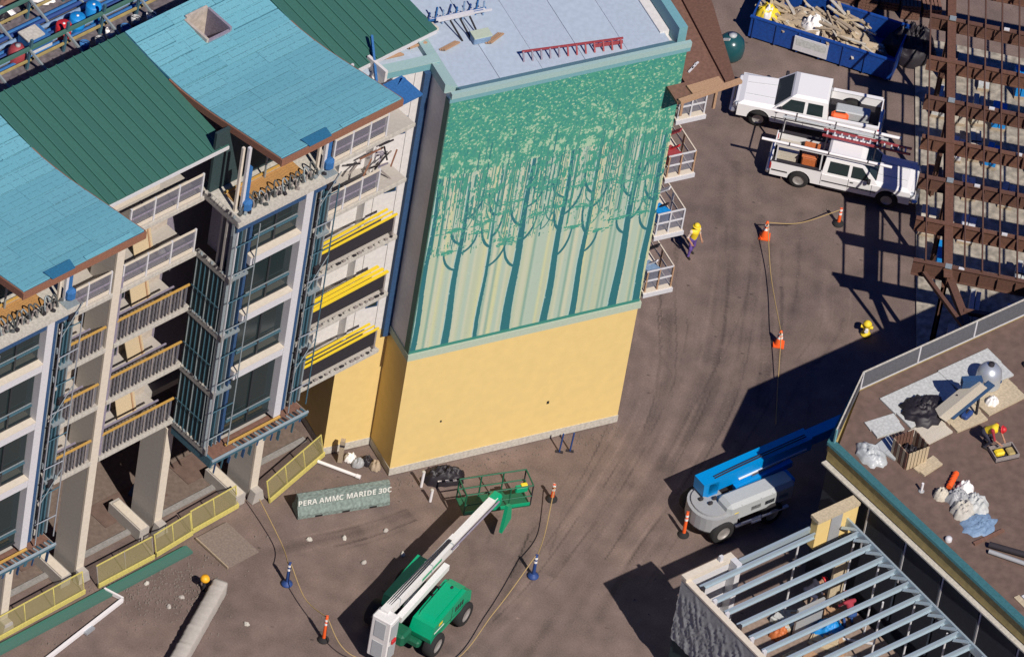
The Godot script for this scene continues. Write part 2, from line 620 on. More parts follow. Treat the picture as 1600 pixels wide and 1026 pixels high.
# ------------------------------------------------------------------ apartment building (left)
func roof_wing(b: Node, x0: float, x1: float, zf: float, back: float, skylight: bool):
	# back part follows the main slope, front canopy rises to the eave
	var fold := Vector2(-2.7, 20.47)
	var mm := ["teal", "teal_b", "teal_c"]
	var wing := Node3D.new()
	wing.name = numbered("wing_roof", b)
	b.add_child(wing)
	var sl := (21.5 - fold.y) / (zf - fold.x)
	var yy := func(z: float) -> float:
		var m1 := fold.y - (z - fold.x) * 0.135
		var m2 := fold.y + (z - fold.x) * sl
		var hh := maxf(0.7 - absf(m1 - m2), 0.0) / 0.7
		return maxf(m1, m2) + hh * hh * 0.7 * 0.20
	var zs := [-6.0, -5.34, -4.68, -4.02, -3.36, -2.7]
	for i in 7:
		zs.append(lerpf(fold.x, zf, (i + 1) / 7.0))
	for i in zs.size() - 1:
		var s := 0 if i < 5 else 1
		var q := Vector2(zs[i], yy.call(zs[i]))
		var r := Vector2(zs[i + 1], yy.call(zs[i + 1]))
		if true:
			# sheets of one course, end joints staggered
			var cuts := [x0]
			var cx := x0 + rng.randf_range(1.0, 2.4)
			while cx < x1 - 0.8:
				cuts.append(cx)
				cx += 2.0
			cuts.append(x1)
			for k in cuts.size() - 1:
				var l := 0.014 + rng.randf_range(0.0, 0.012)
				var e := rng.randf_range(0.004, 0.012)
				var g0 := rng.randf_range(0.01, 0.05)
				var g1 := rng.randf_range(0.01, 0.05)
				var ya := q.y + (0.0 if s == 0 else l)
				var yb := r.y + (l if s == 0 else 0.0)
				if skylight and s == 0 and q.x > -5.4 and q.x < -4.2 and cuts[k] < 8.3 and cuts[k + 1] > 7.2:
					if cuts[k] < 7.2:
						slab(wing, "roof_sheet", Vector3(cuts[k] + e, ya, q.x), Vector3(7.2, ya, q.x), Vector3(7.2, yb, r.x - 0.008), Vector3(cuts[k] + e, yb, r.x - 0.008), 0.05, mm[rng.randi() % 3])
					if cuts[k + 1] > 8.3:
						slab(wing, "roof_sheet", Vector3(8.3, ya, q.x), Vector3(cuts[k + 1], ya, q.x), Vector3(cuts[k + 1], yb, r.x - 0.008), Vector3(8.3, yb, r.x - 0.008), 0.05, mm[rng.randi() % 3])
					continue
				slab(wing, "roof_sheet", Vector3(cuts[k] + e, ya, q.x), Vector3(cuts[k + 1], ya, q.x), Vector3(cuts[k + 1], yb, r.x - g1), Vector3(cuts[k] + e, yb, r.x - g0), 0.05, mm[rng.randi() % 3])
	# structure below the sheets and the brown edge boards
	for i in zs.size() - 1:
		var cut := [[x0, x1]]
		if skylight and (i == 1 or i == 2):
			cut = [[x0, 7.2], [8.3, x1]]
		for c in cut:
			slab(wing, "deck_board", Vector3(c[0], yy.call(zs[i]) - 0.06, zs[i]), Vector3(c[1], yy.call(zs[i]) - 0.06, zs[i]), Vector3(c[1], yy.call(zs[i + 1]) - 0.06, zs[i + 1]), Vector3(c[0], yy.call(zs[i + 1]) - 0.06, zs[i + 1]), 0.14, "teal_edge")
	bx(wing, "fascia", x0 - 0.05, x1 + 0.05, 21.14, 21.46, zf + 0.003, zf + 0.07, "fascia")
	for x in [x0 - 0.06, x1]:
		var poly := PackedVector2Array()
		for i in range(4, zs.size()):
			poly.append(Vector2(zs[i], yy.call(zs[i]) - 0.02))
		for i in range(zs.size() - 1, 3, -1):
			poly.append(Vector2(zs[i], yy.call(zs[i]) - 0.32))
		put(wing, "side_board", prism_mesh(poly, "zy", x, x + 0.06), "fascia")
	# flap of blue underlayment hanging over the eave
	slab(wing, "underlayment", Vector3(x0 + 1.2, 21.535, zf - 0.35), Vector3(x0 + 2.4, 21.535, zf - 0.35), Vector3(x0 + 2.3, 21.52, zf + 0.1), Vector3(x0 + 1.25, 21.52, zf + 0.1), 0.02, "teal_edge")
	slab(wing, "underlayment", Vector3(x0 + 2.9, 21.53, zf - 0.16), Vector3(x1 - 0.5, 21.535, zf - 0.22), Vector3(x1 - 0.5, 21.525, zf + 0.01), Vector3(x0 + 2.9, 21.525, zf + 0.01), 0.02, "teal_b")
	if skylight:
		var sk := Node3D.new()
		sk.name = numbered("skylight", b)
		b.add_child(sk)
		bx(sk, "curb", 7.14, 7.24, 19.0, 20.86, -5.34, -4.04, "pale_wall")
		bx(sk, "curb", 8.26, 8.36, 19.0, 20.88, -5.34, -4.04, "lilac")
		bx(sk, "curb", 7.24, 8.26, 19.0, 20.96, -5.42, -5.32, "pale_wall")
		bx(sk, "curb", 7.24, 8.26, 19.0, 20.76, -4.12, -4.02, "lilac")
		bx(sk, "shaft_floor", 7.24, 8.26, 18.95, 19.0, -5.32, -4.12, "concrete")

func metal_roof(b: Node, x0: float, x1: float, z1: float):
	var roof := Node3D.new()
	roof.name = numbered("metal_roof", b)
	b.add_child(roof)
	var n := int(round((x1 - x0) / 0.42))
	var w := (x1 - x0) / n
	var y := func(z: float) -> float: return 20.47 - (z + 2.7) * 0.135
	for i in n:
		var a := x0 + i * w
		var t := rng.randf_range(-0.012, 0.0)
		slab(roof, "panel", Vector3(a + 0.03, y.call(-6.0) + t, -6.0), Vector3(a + w, y.call(-6.0) + t, -6.0), Vector3(a + w, y.call(z1) + t, z1), Vector3(a + 0.03, y.call(z1) + t, z1), 0.06, "green_metal" if i % 2 else "green_metal_b")
		slab(roof, "seam", Vector3(a, y.call(-6.0) + 0.055, -6.0), Vector3(a + 0.03, y.call(-6.0) + 0.055, -6.0), Vector3(a + 0.03, y.call(z1) + 0.055, z1 + 0.01), Vector3(a, y.call(z1) + 0.055, z1 + 0.01), 0.11, "seam")
	bx(roof, "gutter", x0, x1, y.call(z1) - 0.22, y.call(z1) - 0.075, z1 - 0.12, z1 + 0.03, "frame_white")

func window_bay(b: Node, x: float):
	# x is the left face; 4.75 wide, projecting to z 1.95
	var bay := Node3D.new()
	bay.name = numbered("window_bay", b)
	b.add_child(bay)
	var Y := [6.1, 9.05, 12.0, 14.95, 17.9]
	# side wall of dark sheathing panels with studs
	for i in 4:
		bx(bay, "corner_post", x - 0.05, x + 0.10, Y[i] + 0.1, Y[i + 1], 1.68, 1.80, "stud_pale")
		if i == 3:
			bx(bay, "side_panel", x + 0.5, x + 0.6, Y[i] + 0.14, Y[i + 1] - 0.2, 0.0, 1.5, "lilac")
			bx(bay, "stud", x, x + 0.1, Y[i] + 0.14, Y[i + 1] - 0.2, 1.3, 1.4, "concrete")
			continue
		bx(bay, "side_panel", x, x + 0.12, Y[i] + 0.14, Y[i + 1] - 0.14, 0.0, 1.6, "sheathing")
		for k in 7:
			bx(bay, "stud", x - 0.045, x - 0.002, Y[i] + 0.16, Y[i + 1] - 0.15, 0.1 + k * 0.24, 0.122 + k * 0.24, "stud_blue" if k % 3 else "stud_pale")
		bx(bay, "rail", x - 0.09, x - 0.075, Y[i] + 1.35, Y[i] + 1.40, 0.04, 1.62, "stud_blue")
	for i in 5:
		bx(bay, "floor_edge", x - 0.06, x + 0.1, Y[i] - 0.13, Y[i] + 0.13, 0.0, 1.95, "concrete_dark")
		for k in 9:
			var zz := 0.1 + k * 0.2
			bc(bay, "scrap", Vector3(x - 0.02, Y[i] + 0.16, zz), Vector3(0.12, 0.06, rng.randf_range(0.04, 0.12)), ["stud_pale", "slab_edge", "charcoal"][rng.randi() % 3], Basis(Vector3.UP, rng.randf()))
	# front, left strip of studs
	for i in 4:
		bx(bay, "sheathing", x + 0.1, x + 0.9, Y[i], Y[i + 1] - 0.1, 1.5, 1.6, "stud_blue")
		for k in 4:
			bx(bay, "stud", x + 0.12 + k * 0.2, x + 0.17 + k * 0.2, Y[i] + 0.05, Y[i + 1] - 0.1, 1.6, 1.86, ["frame_white", "stud_blue", "stud_pale", "blue_trim"][k])
		bx(bay, "track", x + 0.1, x + 0.9, Y[i + 1] - 0.1, Y[i + 1] + 0.02, 1.6, 1.9, "stud_pale")
	# windows with sills
	for i in 4:
		var lo: float = Y[i] + (0.75 if i > 0 else 0.12)
		var hi: float = Y[i + 1] + (0.4 if i < 3 else -0.1)
		if i > 0:
			bx(bay, "spandrel", x + 0.88, x + 3.3, Y[i] + 0.36, Y[i] + 0.75, 1.60, 1.95, "frame_white")
			bx(bay, "sill", x + 0.88, x + 3.3, Y[i] + 0.752, Y[i] + 0.80, 1.60, 1.98, "cream")
		var w := Node3D.new()
		w.name = numbered("window", bay)
		bay.add_child(w)
		var a := x + 0.92
		var c := x + 3.28
		bx(w, "pane", a, c, lo + 0.08, hi, 1.62, 1.64, "glass")
		bx(w, "frame", a, c, lo + 0.02, lo + 0.1, 1.645, 1.70, "frame_dark")
		bx(w, "frame", a, a + 0.1, lo + 0.1, hi, 1.645, 1.70, "blue_trim")
		bx(w, "transom", a + 0.1, c, lo + 0.62, lo + 0.69, 1.645, 1.70, "stud_blue")
		bx(w, "rail", a + 0.15, c - 0.1, lo + 0.85, lo + 0.89, 1.72, 1.75, "stud_pale")
		bx(w, "mullion", a + 1.2, a + 1.28, lo + 0.1, hi, 1.647, 1.705, "frame_dark")
	# white pier and its blue edge
	bx(bay, "pier", x + 3.3, x + 3.64, 6.1, 17.7, 1.60, 1.97, "frame_white")
	bx(bay, "membrane_strip", x + 3.702, x + 3.86, 6.2, 17.6, 1.5, 1.9, "blue_trim")
	# right strip of open studs
	for i in 4:
		bx(bay, "sheathing", x + 3.86, x + 4.75, Y[i], Y[i + 1], 1.35, 1.45, "sheathing")
		var cc := ["stud_pale", "charcoal", "stud_blue", "stud_blue", "stud_pale"]
		for k in 5:
			bx(bay, "stud", x + 3.9 + k * 0.18, x + 3.97 + k * 0.18, Y[i] + 0.05, Y[i + 1] - 0.05, 1.45, 1.85, cc[k])
		bx(bay, "track", x + 4.2, x + 4.78, Y[i + 1] - 0.06, Y[i + 1] + 0.06, 1.45, 1.95, "stud_pale")
		for k in 5:
			bc(bay, "insulation", Vector3(x + 4.02 + rng.randf_range(0, 0.2), Y[i] + 0.4 + k * 0.5, 1.82), Vector3(0.1, 0.28, 0.06), ["slab_edge", "stud_pale", "charcoal"][k % 3], Basis(Vector3(0, 0, 1), rng.randf_range(-0.5, 0.5)))
	# tubes and ledgers of light scaffold before the stud strips
	for px in [x - 0.1, x + 0.95, x + 3.95, x + 4.82]:
		rod(bay, "scaffold_tube", Vector3(px, 6.1, 2.08), Vector3(px + rng.randf_range(-0.06, 0.06), 17.5, 2.08), 0.028, ["stud_pale", "galv", "stud_blue"][rng.randi() % 3], -1.0, 6)
	for i in 8:
		var sy: float = 6.9 + i * 1.42
		rod(bay, "ledger", Vector3(x - 0.15, sy, 2.07), Vector3(x + 0.98, sy + rng.randf_range(-0.05, 0.05), 2.07), 0.024, ["stud_pale", "stud_blue"][i % 2], -1.0, 6)
		rod(bay, "ledger", Vector3(x + 3.9, sy + 0.3, 2.07), Vector3(x + 4.86, sy + 0.3 + rng.randf_range(-0.05, 0.05), 2.07), 0.024, ["galv", "stud_blue"][i % 2], -1.0, 6)
		if i % 3 == 1:
			rod(bay, "brace_tube", Vector3(x + 3.95, sy, 2.09), Vector3(x + 4.8, sy + 1.3, 2.09), 0.022, "stud_pale", -1.0, 6)
			bx(bay, "cable_coil", x + 4.3, x + 4.55, sy + 0.5, sy + 0.8, 1.9, 2.02, "charcoal")
	# right face
	bx(bay, "side_panel", x + 4.64, x + 4.75, 6.1, 17.7, -0.2, 1.34, "stud_blue")
	# dark core behind the glass
	bx(bay, "inner_wall", x + 0.13, x + 4.63, 6.1, 17.6, 0.9, 1.0, "concrete")
	# foot platform with outriggers
	var pl := Node3D.new()
	pl.name = numbered("platform", b)
	b.add_child(pl)
	bx(pl, "plank", x + 0.9, x + 3.6, 6.02, 6.09, 1.98, 2.06, "orange_rail")
	bx(pl, "edge_beam", x, x + 4.75, 5.90, 5.98, 2.30, 2.37, "joist")
	bx(pl, "fascia", x, x + 4.75, 5.72, 5.90, 2.29, 2.33, "stud_blue")
	bx(pl, "end_plate", x - 0.02, x + 0.08, 5.55, 6.0, 0.0, 2.28, "stud_blue")
	for k in 26:
		var xx := x + 0.2 + k * 0.175
		if k > 5:
			bar(pl, "outrigger", Vector3(xx, 5.97, 2.07), Vector3(xx + 0.05, 5.96, 2.30), 0.06, 0.06, ["stud_pale", "stud_blue", "charcoal"][k % 3])
		if k % 2 == 0:
			bar(pl, "hanger", Vector3(xx, 5.74, 2.34), Vector3(xx - 0.05, 5.74 - rng.randf_range(0.1, 0.5), 2.34), rng.randf_range(0.05, 0.16), 0.03, ["blue_trim", "charcoal", "stud_blue", "lilac"][k % 4])
	bx(pl, "soffit", x + 0.08, x + 4.75, 5.7, 5.88, 0.0, 2.28, "concrete")
	bx(pl, "catwalk", x + 0.05, x + 4.7, 5.885, 5.93, 1.62, 2.28, "plywood")
	# top deck, boards, hoops and posts
	var dk := Node3D.new()
	dk.name = numbered("top_deck", b)
	b.add_child(dk)
	bx(dk, "slab", x - 0.05, x + 4.8, 17.72, 17.94, -0.4, 2.0, "slab_edge")
	bx(dk, "edge_membrane", x - 0.02, x + 4.78, 17.42, 17.72, 1.86, 1.93, "blue_trim")
	for k in 6:
		bx(dk, "board", x + 0.55, x + 3.75, 17.95 + 0.002 * k, 17.99, 0.55 + k * 0.12, 0.66 + k * 0.12, "deck_orange")
	bx(dk, "back_wall", x + 0.1, x + 4.7, 17.95, 20.9, 0.0, 0.12, "sheathing")
	bx(dk, "toe_plank", x + 0.5, x + 3.8, 18.0, 18.1, 0.47, 0.53, "orange_rail")
	for k in 11:
		var hx := x + 0.5 + k * 0.34 + rng.randf_range(-0.05, 0.05)
		var hh := rng.randf_range(0.42, 0.62)
		var hj := rng.randf_range(-0.12, 0.12)
		var pts := []
		for j in 9:
			var an := PI * j / 8.0
			pts.append(Vector3(hx + 0.15 * cos(an) + hj * sin(an), 17.96 + hh * sin(an), 1.40 + 0.25 * (1.0 - sin(an))))
		put(dk, "hoop", tube_mesh(pts, 0.032), "hose" if k % 3 else "stud_pale")
		pts = []
		for j in 9:
			var an := PI * j / 8.0
			pts.append(Vector3(hx + 0.12 * cos(an), 17.96 + 0.42 * sin(an), 1.62))
		put(dk, "hoop", tube_mesh(pts, 0.035), "picket_pale" if k % 2 else "hose")
	for k in 22:
		bc(dk, "scrap", Vector3(x + 0.3 + k * 0.19, 18.0, 1.5 + rng.randf_range(-0.15, 0.3)), Vector3(0.14, 0.12, 0.1), ["hose", "stud_pale", "picket_pale", "charcoal"][rng.randi() % 4], Basis(Vector3(0.3, 1, 0.2).normalized(), rng.randf() * 3.0))
	for px in [x + 0.25, x + 4.2]:
		bx(dk, "post", px, px + 0.1, 17.95, 21.1, 1.3, 1.4, "cream")
		bx(dk, "post", px + 0.18, px + 0.30, 17.95, 21.1, 1.42, 1.54, "frame_white")
		bx(dk, "wrap", px + 0.32, px + 0.52, 18.0, 20.0, 1.35, 1.5, "blue_sheet")
		rb(dk, "wrap", Vector3(px + 0.4, 18.25, 1.6), Vector3(0.4, 0.55, 0.35), 0.12, "blue_sheet")
	bx(dk, "post", x + 2.3, x + 2.36, 17.95, 21.0, 0.6, 0.66, "stud_pale")

func rail_run(b: Node, x0: float, x1: float, y: float, z: float, style: String):
	var r := Node3D.new()
	r.name = numbered("railing", b)
	b.add_child(r)
	if style == "picket":
		bx(r, "top_rail", x0, x1, y + 1.08, y + 1.15, z - 0.03, z + 0.04, "orange_rail")
		bx(r, "back_rail", x0, x1 - 0.5, y + 1.02, y + 1.07, z - 0.32, z - 0.26, "lilac")
		var n := int((x1 - x0) / 0.17)
		for k in n:
			var xx := x0 + 0.06 + k * 0.17
			bx(r, "picket", xx, xx + 0.05, y + 0.04, y + 1.08, z - 0.015, z + 0.015, "picket" if k % 3 else "picket_pale")
		bx(r, "infill", x0, x1, y + 0.05, y + 1.0, z - 0.08, z - 0.06, "mesh_grey")
	elif style == "open":
		bx(r, "top_rail", x0, x1, y + 1.06, y + 1.13, z - 0.03, z + 0.03, "cream")
		bx(r, "mid_rail", x0, x1, y + 0.55, y + 0.60, z - 0.02, z + 0.02, "lilac")
		bx(r, "toe_board", x0, x1, y + 0.02, y + 0.2, z - 0.02, z + 0.0, "cream")
		var n2 := int(ceil((x1 - x0) / 1.3))
		for k in n2 + 1:
			var xx := lerpf(x0, x1 - 0.07, float(k) / n2)
			bx(r, "post", xx, xx + 0.07, y, y + 1.14, z - 0.035, z + 0.036, "frame_white")
		bx(r, "mesh_panel", x0 + 0.03, x1 - 0.03, y + 0.2, y + 1.05, z - 0.045, z - 0.04, "mesh_grey")

func build_apartments():
	var b := thing("apartment_building", "apartment building under construction with teal and green roofs and stud-framed window bays", "building", Vector3(-14.608, 0, 17.669), 48.3)
	# roofs
	var wings := [[-19.5, -14.1, -10.9], [-7.35, -1.75, 3.05], [4.84, 10.6, 2.86]]
	roof_wing(b, -7.35, -1.75, 3.0, 0, false)
	roof_wing(b, 4.84, 10.6, 2.86, 0, true)
	metal_roof(b, -1.72, 4.8, 0.15)
	metal_roof(b, 10.63, 15.3, -0.3)
	metal_roof(b, -14.0, -7.4, 0.15)
	# bays
	window_bay(b, 4.05)
	window_bay(b, -8.25)
	# balcony stacks between the bays
	var Y := [6.3, 9.25, 12.2, 15.0, 17.8]
	for i in 5:
		var y: float = Y[i]
		bx(b, "balcony_slab", -3.5, 4.04, y - 0.24, y, -1.7, 0.02, "concrete")
		bx(b, "slab_trim", 0.4, 4.04, y - 0.16, y + 0.02, 0.021, 0.07, "slab_edge")
		bx(b, "slab_trim", -3.5, 0.0, y - 0.16, y + 0.02, 0.021, 0.07, "slab_edge")
		if i < 4:
			bx(b, "back_wall", -3.5, 4.04, y, Y[i + 1] - 0.24, -1.86, -1.7, "pale_wall")
			bx(b, "door_frame", 1.0, 2.3, y + 0.02, y + 2.25, -1.695, -1.62, "lilac")
			bx(b, "door_pane", 1.08, 2.22, y + 0.1, y + 2.15, -1.615, -1.60, "glass")
			bx(b, "wall_lamp", 2.9, 3.02, y + 1.7, y + 1.95, -1.69, -1.58, "charcoal")
		if i < 3:
			rail_run(b, 0.45, 3.95, y, -0.02, "picket")
			rail_run(b, -3.4, -0.06, y, -0.02, "picket")
		else:
			rail_run(b, 0.45, 3.95, y, -0.05, "open")
			rail_run(b, -3.4, -0.06, y, -0.05, "open")
	bx(b, "upper_wall", -3.5, 4.04, 17.8, 19.8, -2.1, -1.9, "lilac")
	bx(b, "eave_block", -1.3, 2.3, 18.6, 19.0, -1.2, -0.6, "cream")
	# tall fin columns
	for f in [[0.0, 17.3, 0.0, 1.25], [4.05, 5.55, -0.25, 1.3], [8.25, 5.6, 0.45, 1.3], [-12.3, 17.3, 0.0, 1.25], [-8.2, 5.55, -0.25, 1.3], [-4.05, 5.6, 0.45, 1.3]]:
		var c := Node3D.new()
		c.name = numbered("column", b)
		b.add_child(c)
		bx(c, "shaft", f[0], f[0] + 0.36, 0.0, f[1], f[2] - f[3], f[2] - 0.06, "concrete")
		bx(c, "front_cap", f[0] - 0.005, f[0] + 0.365, 0.0, f[1], f[2] - 0.06, f[2] + 0.04, "cream")
		put(c, "footing", prism_mesh(pv([f[0] - 0.1, 0, f[0] + 0.5, 0, f[0] + 0.36, 0.55, f[0] + 0.0, 0.55]), "xy", f[2] + 0.042, f[2] + 0.35), "concrete")
		bx(c, "kerb_beam", f[0] - 0.75, f[0] - 0.28, 0.0, 0.55, f[2] - 1.75, f[2] + 0.1, "concrete")
		bx(c, "kerb_cap", f[0] - 0.7, f[0] - 0.35, 0.552, 0.6, f[2] - 1.6, f[2] + 0.05, "cream")
	bx(b, "column_trim", 0.37, 0.5, 6.4, 15.6, -0.1, 0.015, "lilac")
	# open ground storey: floor, rear wall, ceiling
	bx(b, "ground_slab", -16.0, 12.2, -0.3, 0.02, -7.0, -0.6, "dirt")
	bx(b, "kerb", -16.0, 12.1, 0.02, 0.10, -0.85, -0.62, "concrete_dark")
	bx(b, "rear_wall", -16.0, 13.0, 0.0, 6.0, -7.2, -7.0, "concrete")
	bx(b, "ceiling", -16.0, 8.8, 5.75, 6.04, -7.0, -1.72, "concrete")
	for k in 4:
		bx(b, "floor_mat", -5.5 + k * 4.1, -2.4 + k * 4.1, 0.022, 0.05, -2.6, -1.4, "deck_brown")
	bar(b, "brace", Vector3(4.6, 0.1, -2.2), Vector3(5.6, 5.6, -0.9), 0.2, 0.2, "blue_trim")
	bar(b, "brace", Vector3(-7.7, 0.1, -2.2), Vector3(-6.7, 5.6, -0.9), 0.2, 0.2, "blue_trim")
	# body of the block behind
	bx(b, "core_wall", -16.0, 11.4, 6.05, 19.6, -5.9, -2.15, "lilac")
	# right end: pale wall with yellow-topped balconies
	bx(b, "end_wall", 8.81, 12.9, 6.25, 19.6, -0.7, -0.5, "white_wall")
	bx(b, "upper_end_wall", 8.81, 15.6, 19.62, 19.9, -2.6, -0.5, "slab_edge")
	var YY := [6.3, 9.28, 12.25, 15.2, 18.0]
	for i in 5:
		var y: float = YY[i]
		bx(b, "balcony_slab", 8.82, 12.95, y - 0.2, y, -0.5, 1.5, "concrete")
		bx(b, "slab_trim", 8.82, 12.95, y - 0.15, y + 0.02, 1.501, 1.56, "slab_edge")
		bx(b, "door_frame", 9.5, 11.3, y + 0.02, y + 2.3, -0.498, -0.42, "frame_white")
		bx(b, "door_pane", 9.6, 11.2, y + 0.05, y + 2.2, -0.418, -0.40, "blue_trim")
		bx(b, "partition", 12.0, 12.12, y + 0.02, y + 2.3, -0.498, 0.55, "white_wall")
		if i < 3:
			var r := Node3D.new()
			r.name = numbered("yellow_railing", b)
			b.add_child(r)
			bx(r, "infill_panel", 8.95, 12.75, y + 0.3, y + 0.98, 1.40, 1.46, "charcoal")
			for k in 3:
				bar(r, "yellow_board", Vector3(8.9 + 0.05 * k, y + 1.10 + 0.02 * k, 1.5 - k * 0.16), Vector3(12.85 - 0.1 * k, y + 1.12 + 0.04 * k, 1.47 - k * (0.15 if i == 0 else 0.17)), 0.06, [0.08, 0.05, 0.08][k] if i != 1 else 0.12, "bright_yellow")
			bx(r, "post", 12.72, 12.8, y, y + 1.1, 1.38, 1.47, "picket_pale")
			for k in 14:
				bc(r, "scrap", Vector3(9.3 + k * 0.26, y + 0.07, 1.52), Vector3(rng.randf_range(0.08, 0.2), 0.07, 0.06), ["slab_edge", "picket_pale", "charcoal"][rng.randi() % 3])
		else:
			rail_run(b, 8.95, 11.6, y, 1.44, "open")
			bx(b, "guard_panel", 8.95, 11.5, y + 0.25, y + 0.95, 1.36, 1.39, "lilac")
	for k in 16:
		var p := Vector3(11.7 + rng.randf_range(-0.3, 0.9), 15.4 + rng.randf_range(0.0, 1.2), rng.randf_range(0.3, 1.4))
		bar(b, "scaffold_tube", p, p + Vector3(rng.randf_range(-0.9, 0.9), rng.randf_range(-0.5, 0.7), rng.randf_range(-0.4, 0.4)), 0.05, 0.05, ["lilac", "picket_pale", "charcoal", "fascia"][k % 4])
	bar(b, "blue_brace", Vector3(11.6, 19.8, 0.6), Vector3(12.6, 20.6, -1.0), 0.22, 0.08, "blue_sheet")
	bar(b, "blue_brace", Vector3(10.9, 19.5, 1.6), Vector3(12.3, 20.4, 1.3), 0.25, 0.08, "blue_sheet")
	bx(b, "blue_board", 10.6, 12.4, 20.2, 20.28, 1.0, 2.2, "blue_sheet")

# ------------------------------------------------------------------ mural building
func paint_mural() -> ImageTexture:
	var w := 1024
	var h := 1440
	var img := Image.create(w, h, false, Image.FORMAT_RGB8)
	var pale := Color8(202, 209, 186)
	var mid := Color8(72, 158, 138)
	var dark := Color8(42, 116, 126)
	img.fill(pale)
	var r := RandomNumberGenerator.new()
	r.seed = 4242
	# background stripes: paler and greener stems
	var x := 0
	while x < w:
		var ww := r.randi_range(5, 24)
		var t := r.randf()
		var c := pale
		if t < 0.30:
			c = Color8(182, 202, 186)
		elif t < 0.46:
			c = Color8(192, 204, 178)
		elif t < 0.62:
			c = Color8(142, 178, 164)
			ww = r.randi_range(3, 9)
		elif t < 0.72:
			c = Color8(207, 212, 172)
		img.fill_rect(Rect2i(x, 0, ww, h), c)
		x += ww
	img.resize(w / 10, h / 8, Image.INTERPOLATE_BILINEAR)
	img.resize(w, h, Image.INTERPOLATE_CUBIC)
	# thin stems that start part-way down
	for k in 110:
		var sx := r.randi_range(10, w - 10)
		var y1 := int(h * r.randf_range(0.36, 0.64))
		img.fill_rect(Rect2i(sx, 0, r.randi_range(2, 5), y1), Color8(84, 158, 138).lerp(dark, r.randf()))
	# near trunks with branches
	var trunks := [[1.43, 0.36, 0.34], [2.72, 0.20, 0.32], [3.98, 0.44, 0.22], [5.63, 0.36, 0.20], [6.81, 0.30, 0.24], [8.57, 0.40, 0.18], [9.55, 0.34, 0.12], [0.12, 0.26, 0.0]]
	for t in trunks:
		var cx: float = t[0] / 9.75 * w
		var wid: float = t[1] * 0.92 / 9.75 * w
		var top := int(h * t[2])
		for y in range(top, h):
			var u := float(y - top) / (h - top)
			var ww := maxf(3.0, wid * (0.30 + 0.70 * u))
			img.fill_rect(Rect2i(int(cx - ww * 0.5 + 3.0 * sin(y * 0.011 + cx)), y, int(ww), 1), dark)
			img.fill_rect(Rect2i(int(cx - ww * 0.5 + 3.0 * sin(y * 0.011 + cx)) - 4, y, 4, 1), Color8(176, 208, 206))
		if t[2] == 0.0:
			continue
		# branches: sweep out and turn upward
		for k in 4:
			var sgn := 1.0 if (k + int(cx)) % 2 else -1.0
			var y0 := h * (0.74 - 0.075 * k - r.randf_range(0.0, 0.05))
			if y0 < top + 60:
				continue
			var out := r.randf_range(34, 72)
			var up := r.randf_range(60, 120)
			var last := Vector2.ZERO
			for s in 160:
				var q := s / 160.0
				var p := Vector2(cx + sgn * out * sin(q * PI * 0.5), y0 - up * (1.0 - cos(q * PI * 0.5)) - up * 0.35 * q)
				var bw := int(lerpf(15.0, 7.0, q))
				img.fill_rect(Rect2i(int(p.x) - bw / 2, int(p.y), bw, 5), dark)
				last = p
			for s in 36:
				var o := Vector2(r.randfn(0, 26), r.randfn(0, 7))
				img.fill_rect(Rect2i(int(last.x + o.x), int(last.y + o.y), r.randi_range(6, 18), r.randi_range(4, 8)), Color8(70, 160, 140))
	# canopy: leaf green with pale gaps that open up lower down
	var n := FastNoiseLite.new()
	n.seed = 12
	n.frequency = 0.012
	n.fractal_octaves = 3
	var n2 := FastNoiseLite.new()
	n2.seed = 90
	n2.frequency = 0.040
	n2.fractal_octaves = 4
	n2.fractal_gain = 0.65
	var B := 4
	for by in range(0, int(h * 0.62), B):
		var v := float(by) / h
		for bx_ in range(0, w, B):
			var a := n.get_noise_2d(bx_, by)
			var d := lerpf(n2.get_noise_2d(bx_ * 1.2, by * 1.2), n2.get_noise_2d(bx_ * 1.7 + 900.0, by * 0.4), clampf((v - 0.16) / 0.24, 0.0, 1.0))
			# share of leaf cover falls from the top down
			var lim := lerpf(0.30, -0.36, smoothstep(0.08, 0.58, v + a * 0.30))
			if d > lim:
				if v < 0.30:
					img.fill_rect(Rect2i(bx_, by, B, B), Color8(174, 206, 178) if d > lim + 0.07 else Color8(120, 184, 156))
				continue
			var c := mid.lerp(Color8(82, 166, 140), clampf(a + 0.5, 0, 1))
			if d < lim - 0.45:
				c = Color8(56, 146, 138)
			img.fill_rect(Rect2i(bx_, by, B, B), c)
	# slim far stems showing through the leaves
	for k in 60:
		var sx := r.randi_range(14, w - 14)
		var y0 := int(h * r.randf_range(0.14, 0.40))
		var y1 := int(h * r.randf_range(0.42, 0.66))
		var sc := Color8(48, 128, 128).lerp(Color8(96, 166, 146), r.randf())
		var sw2 := r.randi_range(3, 6)
		for y in range(y0, y1, 6):
			if n.get_noise_2d(sx * 3.0, y * 1.4) > -0.22:
				img.fill_rect(Rect2i(sx, y, sw2, 6), sc)
		if k % 2:
			for s in 60:
				var q := s / 60.0
				img.fill_rect(Rect2i(int(sx + (1 if k % 4 == 1 else -1) * 40.0 * sin(q * PI * 0.5)), int(y1 - 40 - 70.0 * (1.0 - cos(q * PI * 0.5)) - 20.0 * q), 5, 4), sc)
	img.fill_rect(Rect2i(0, h - 16, w, 16), Color8(58, 140, 128))
	# faint roller unevenness of the paint
	for k in 2600:
		var q := Vector2i(r.randi_range(0, w - 9), r.randi_range(0, h - 9))
		var c := img.get_pixel(q.x, q.y)
		img.fill_rect(Rect2i(q.x, q.y, r.randi_range(2, 5), r.randi_range(2, 7)), c * r.randf_range(0.93, 1.05))
	img.generate_mipmaps()
	return ImageTexture.create_from_image(img)

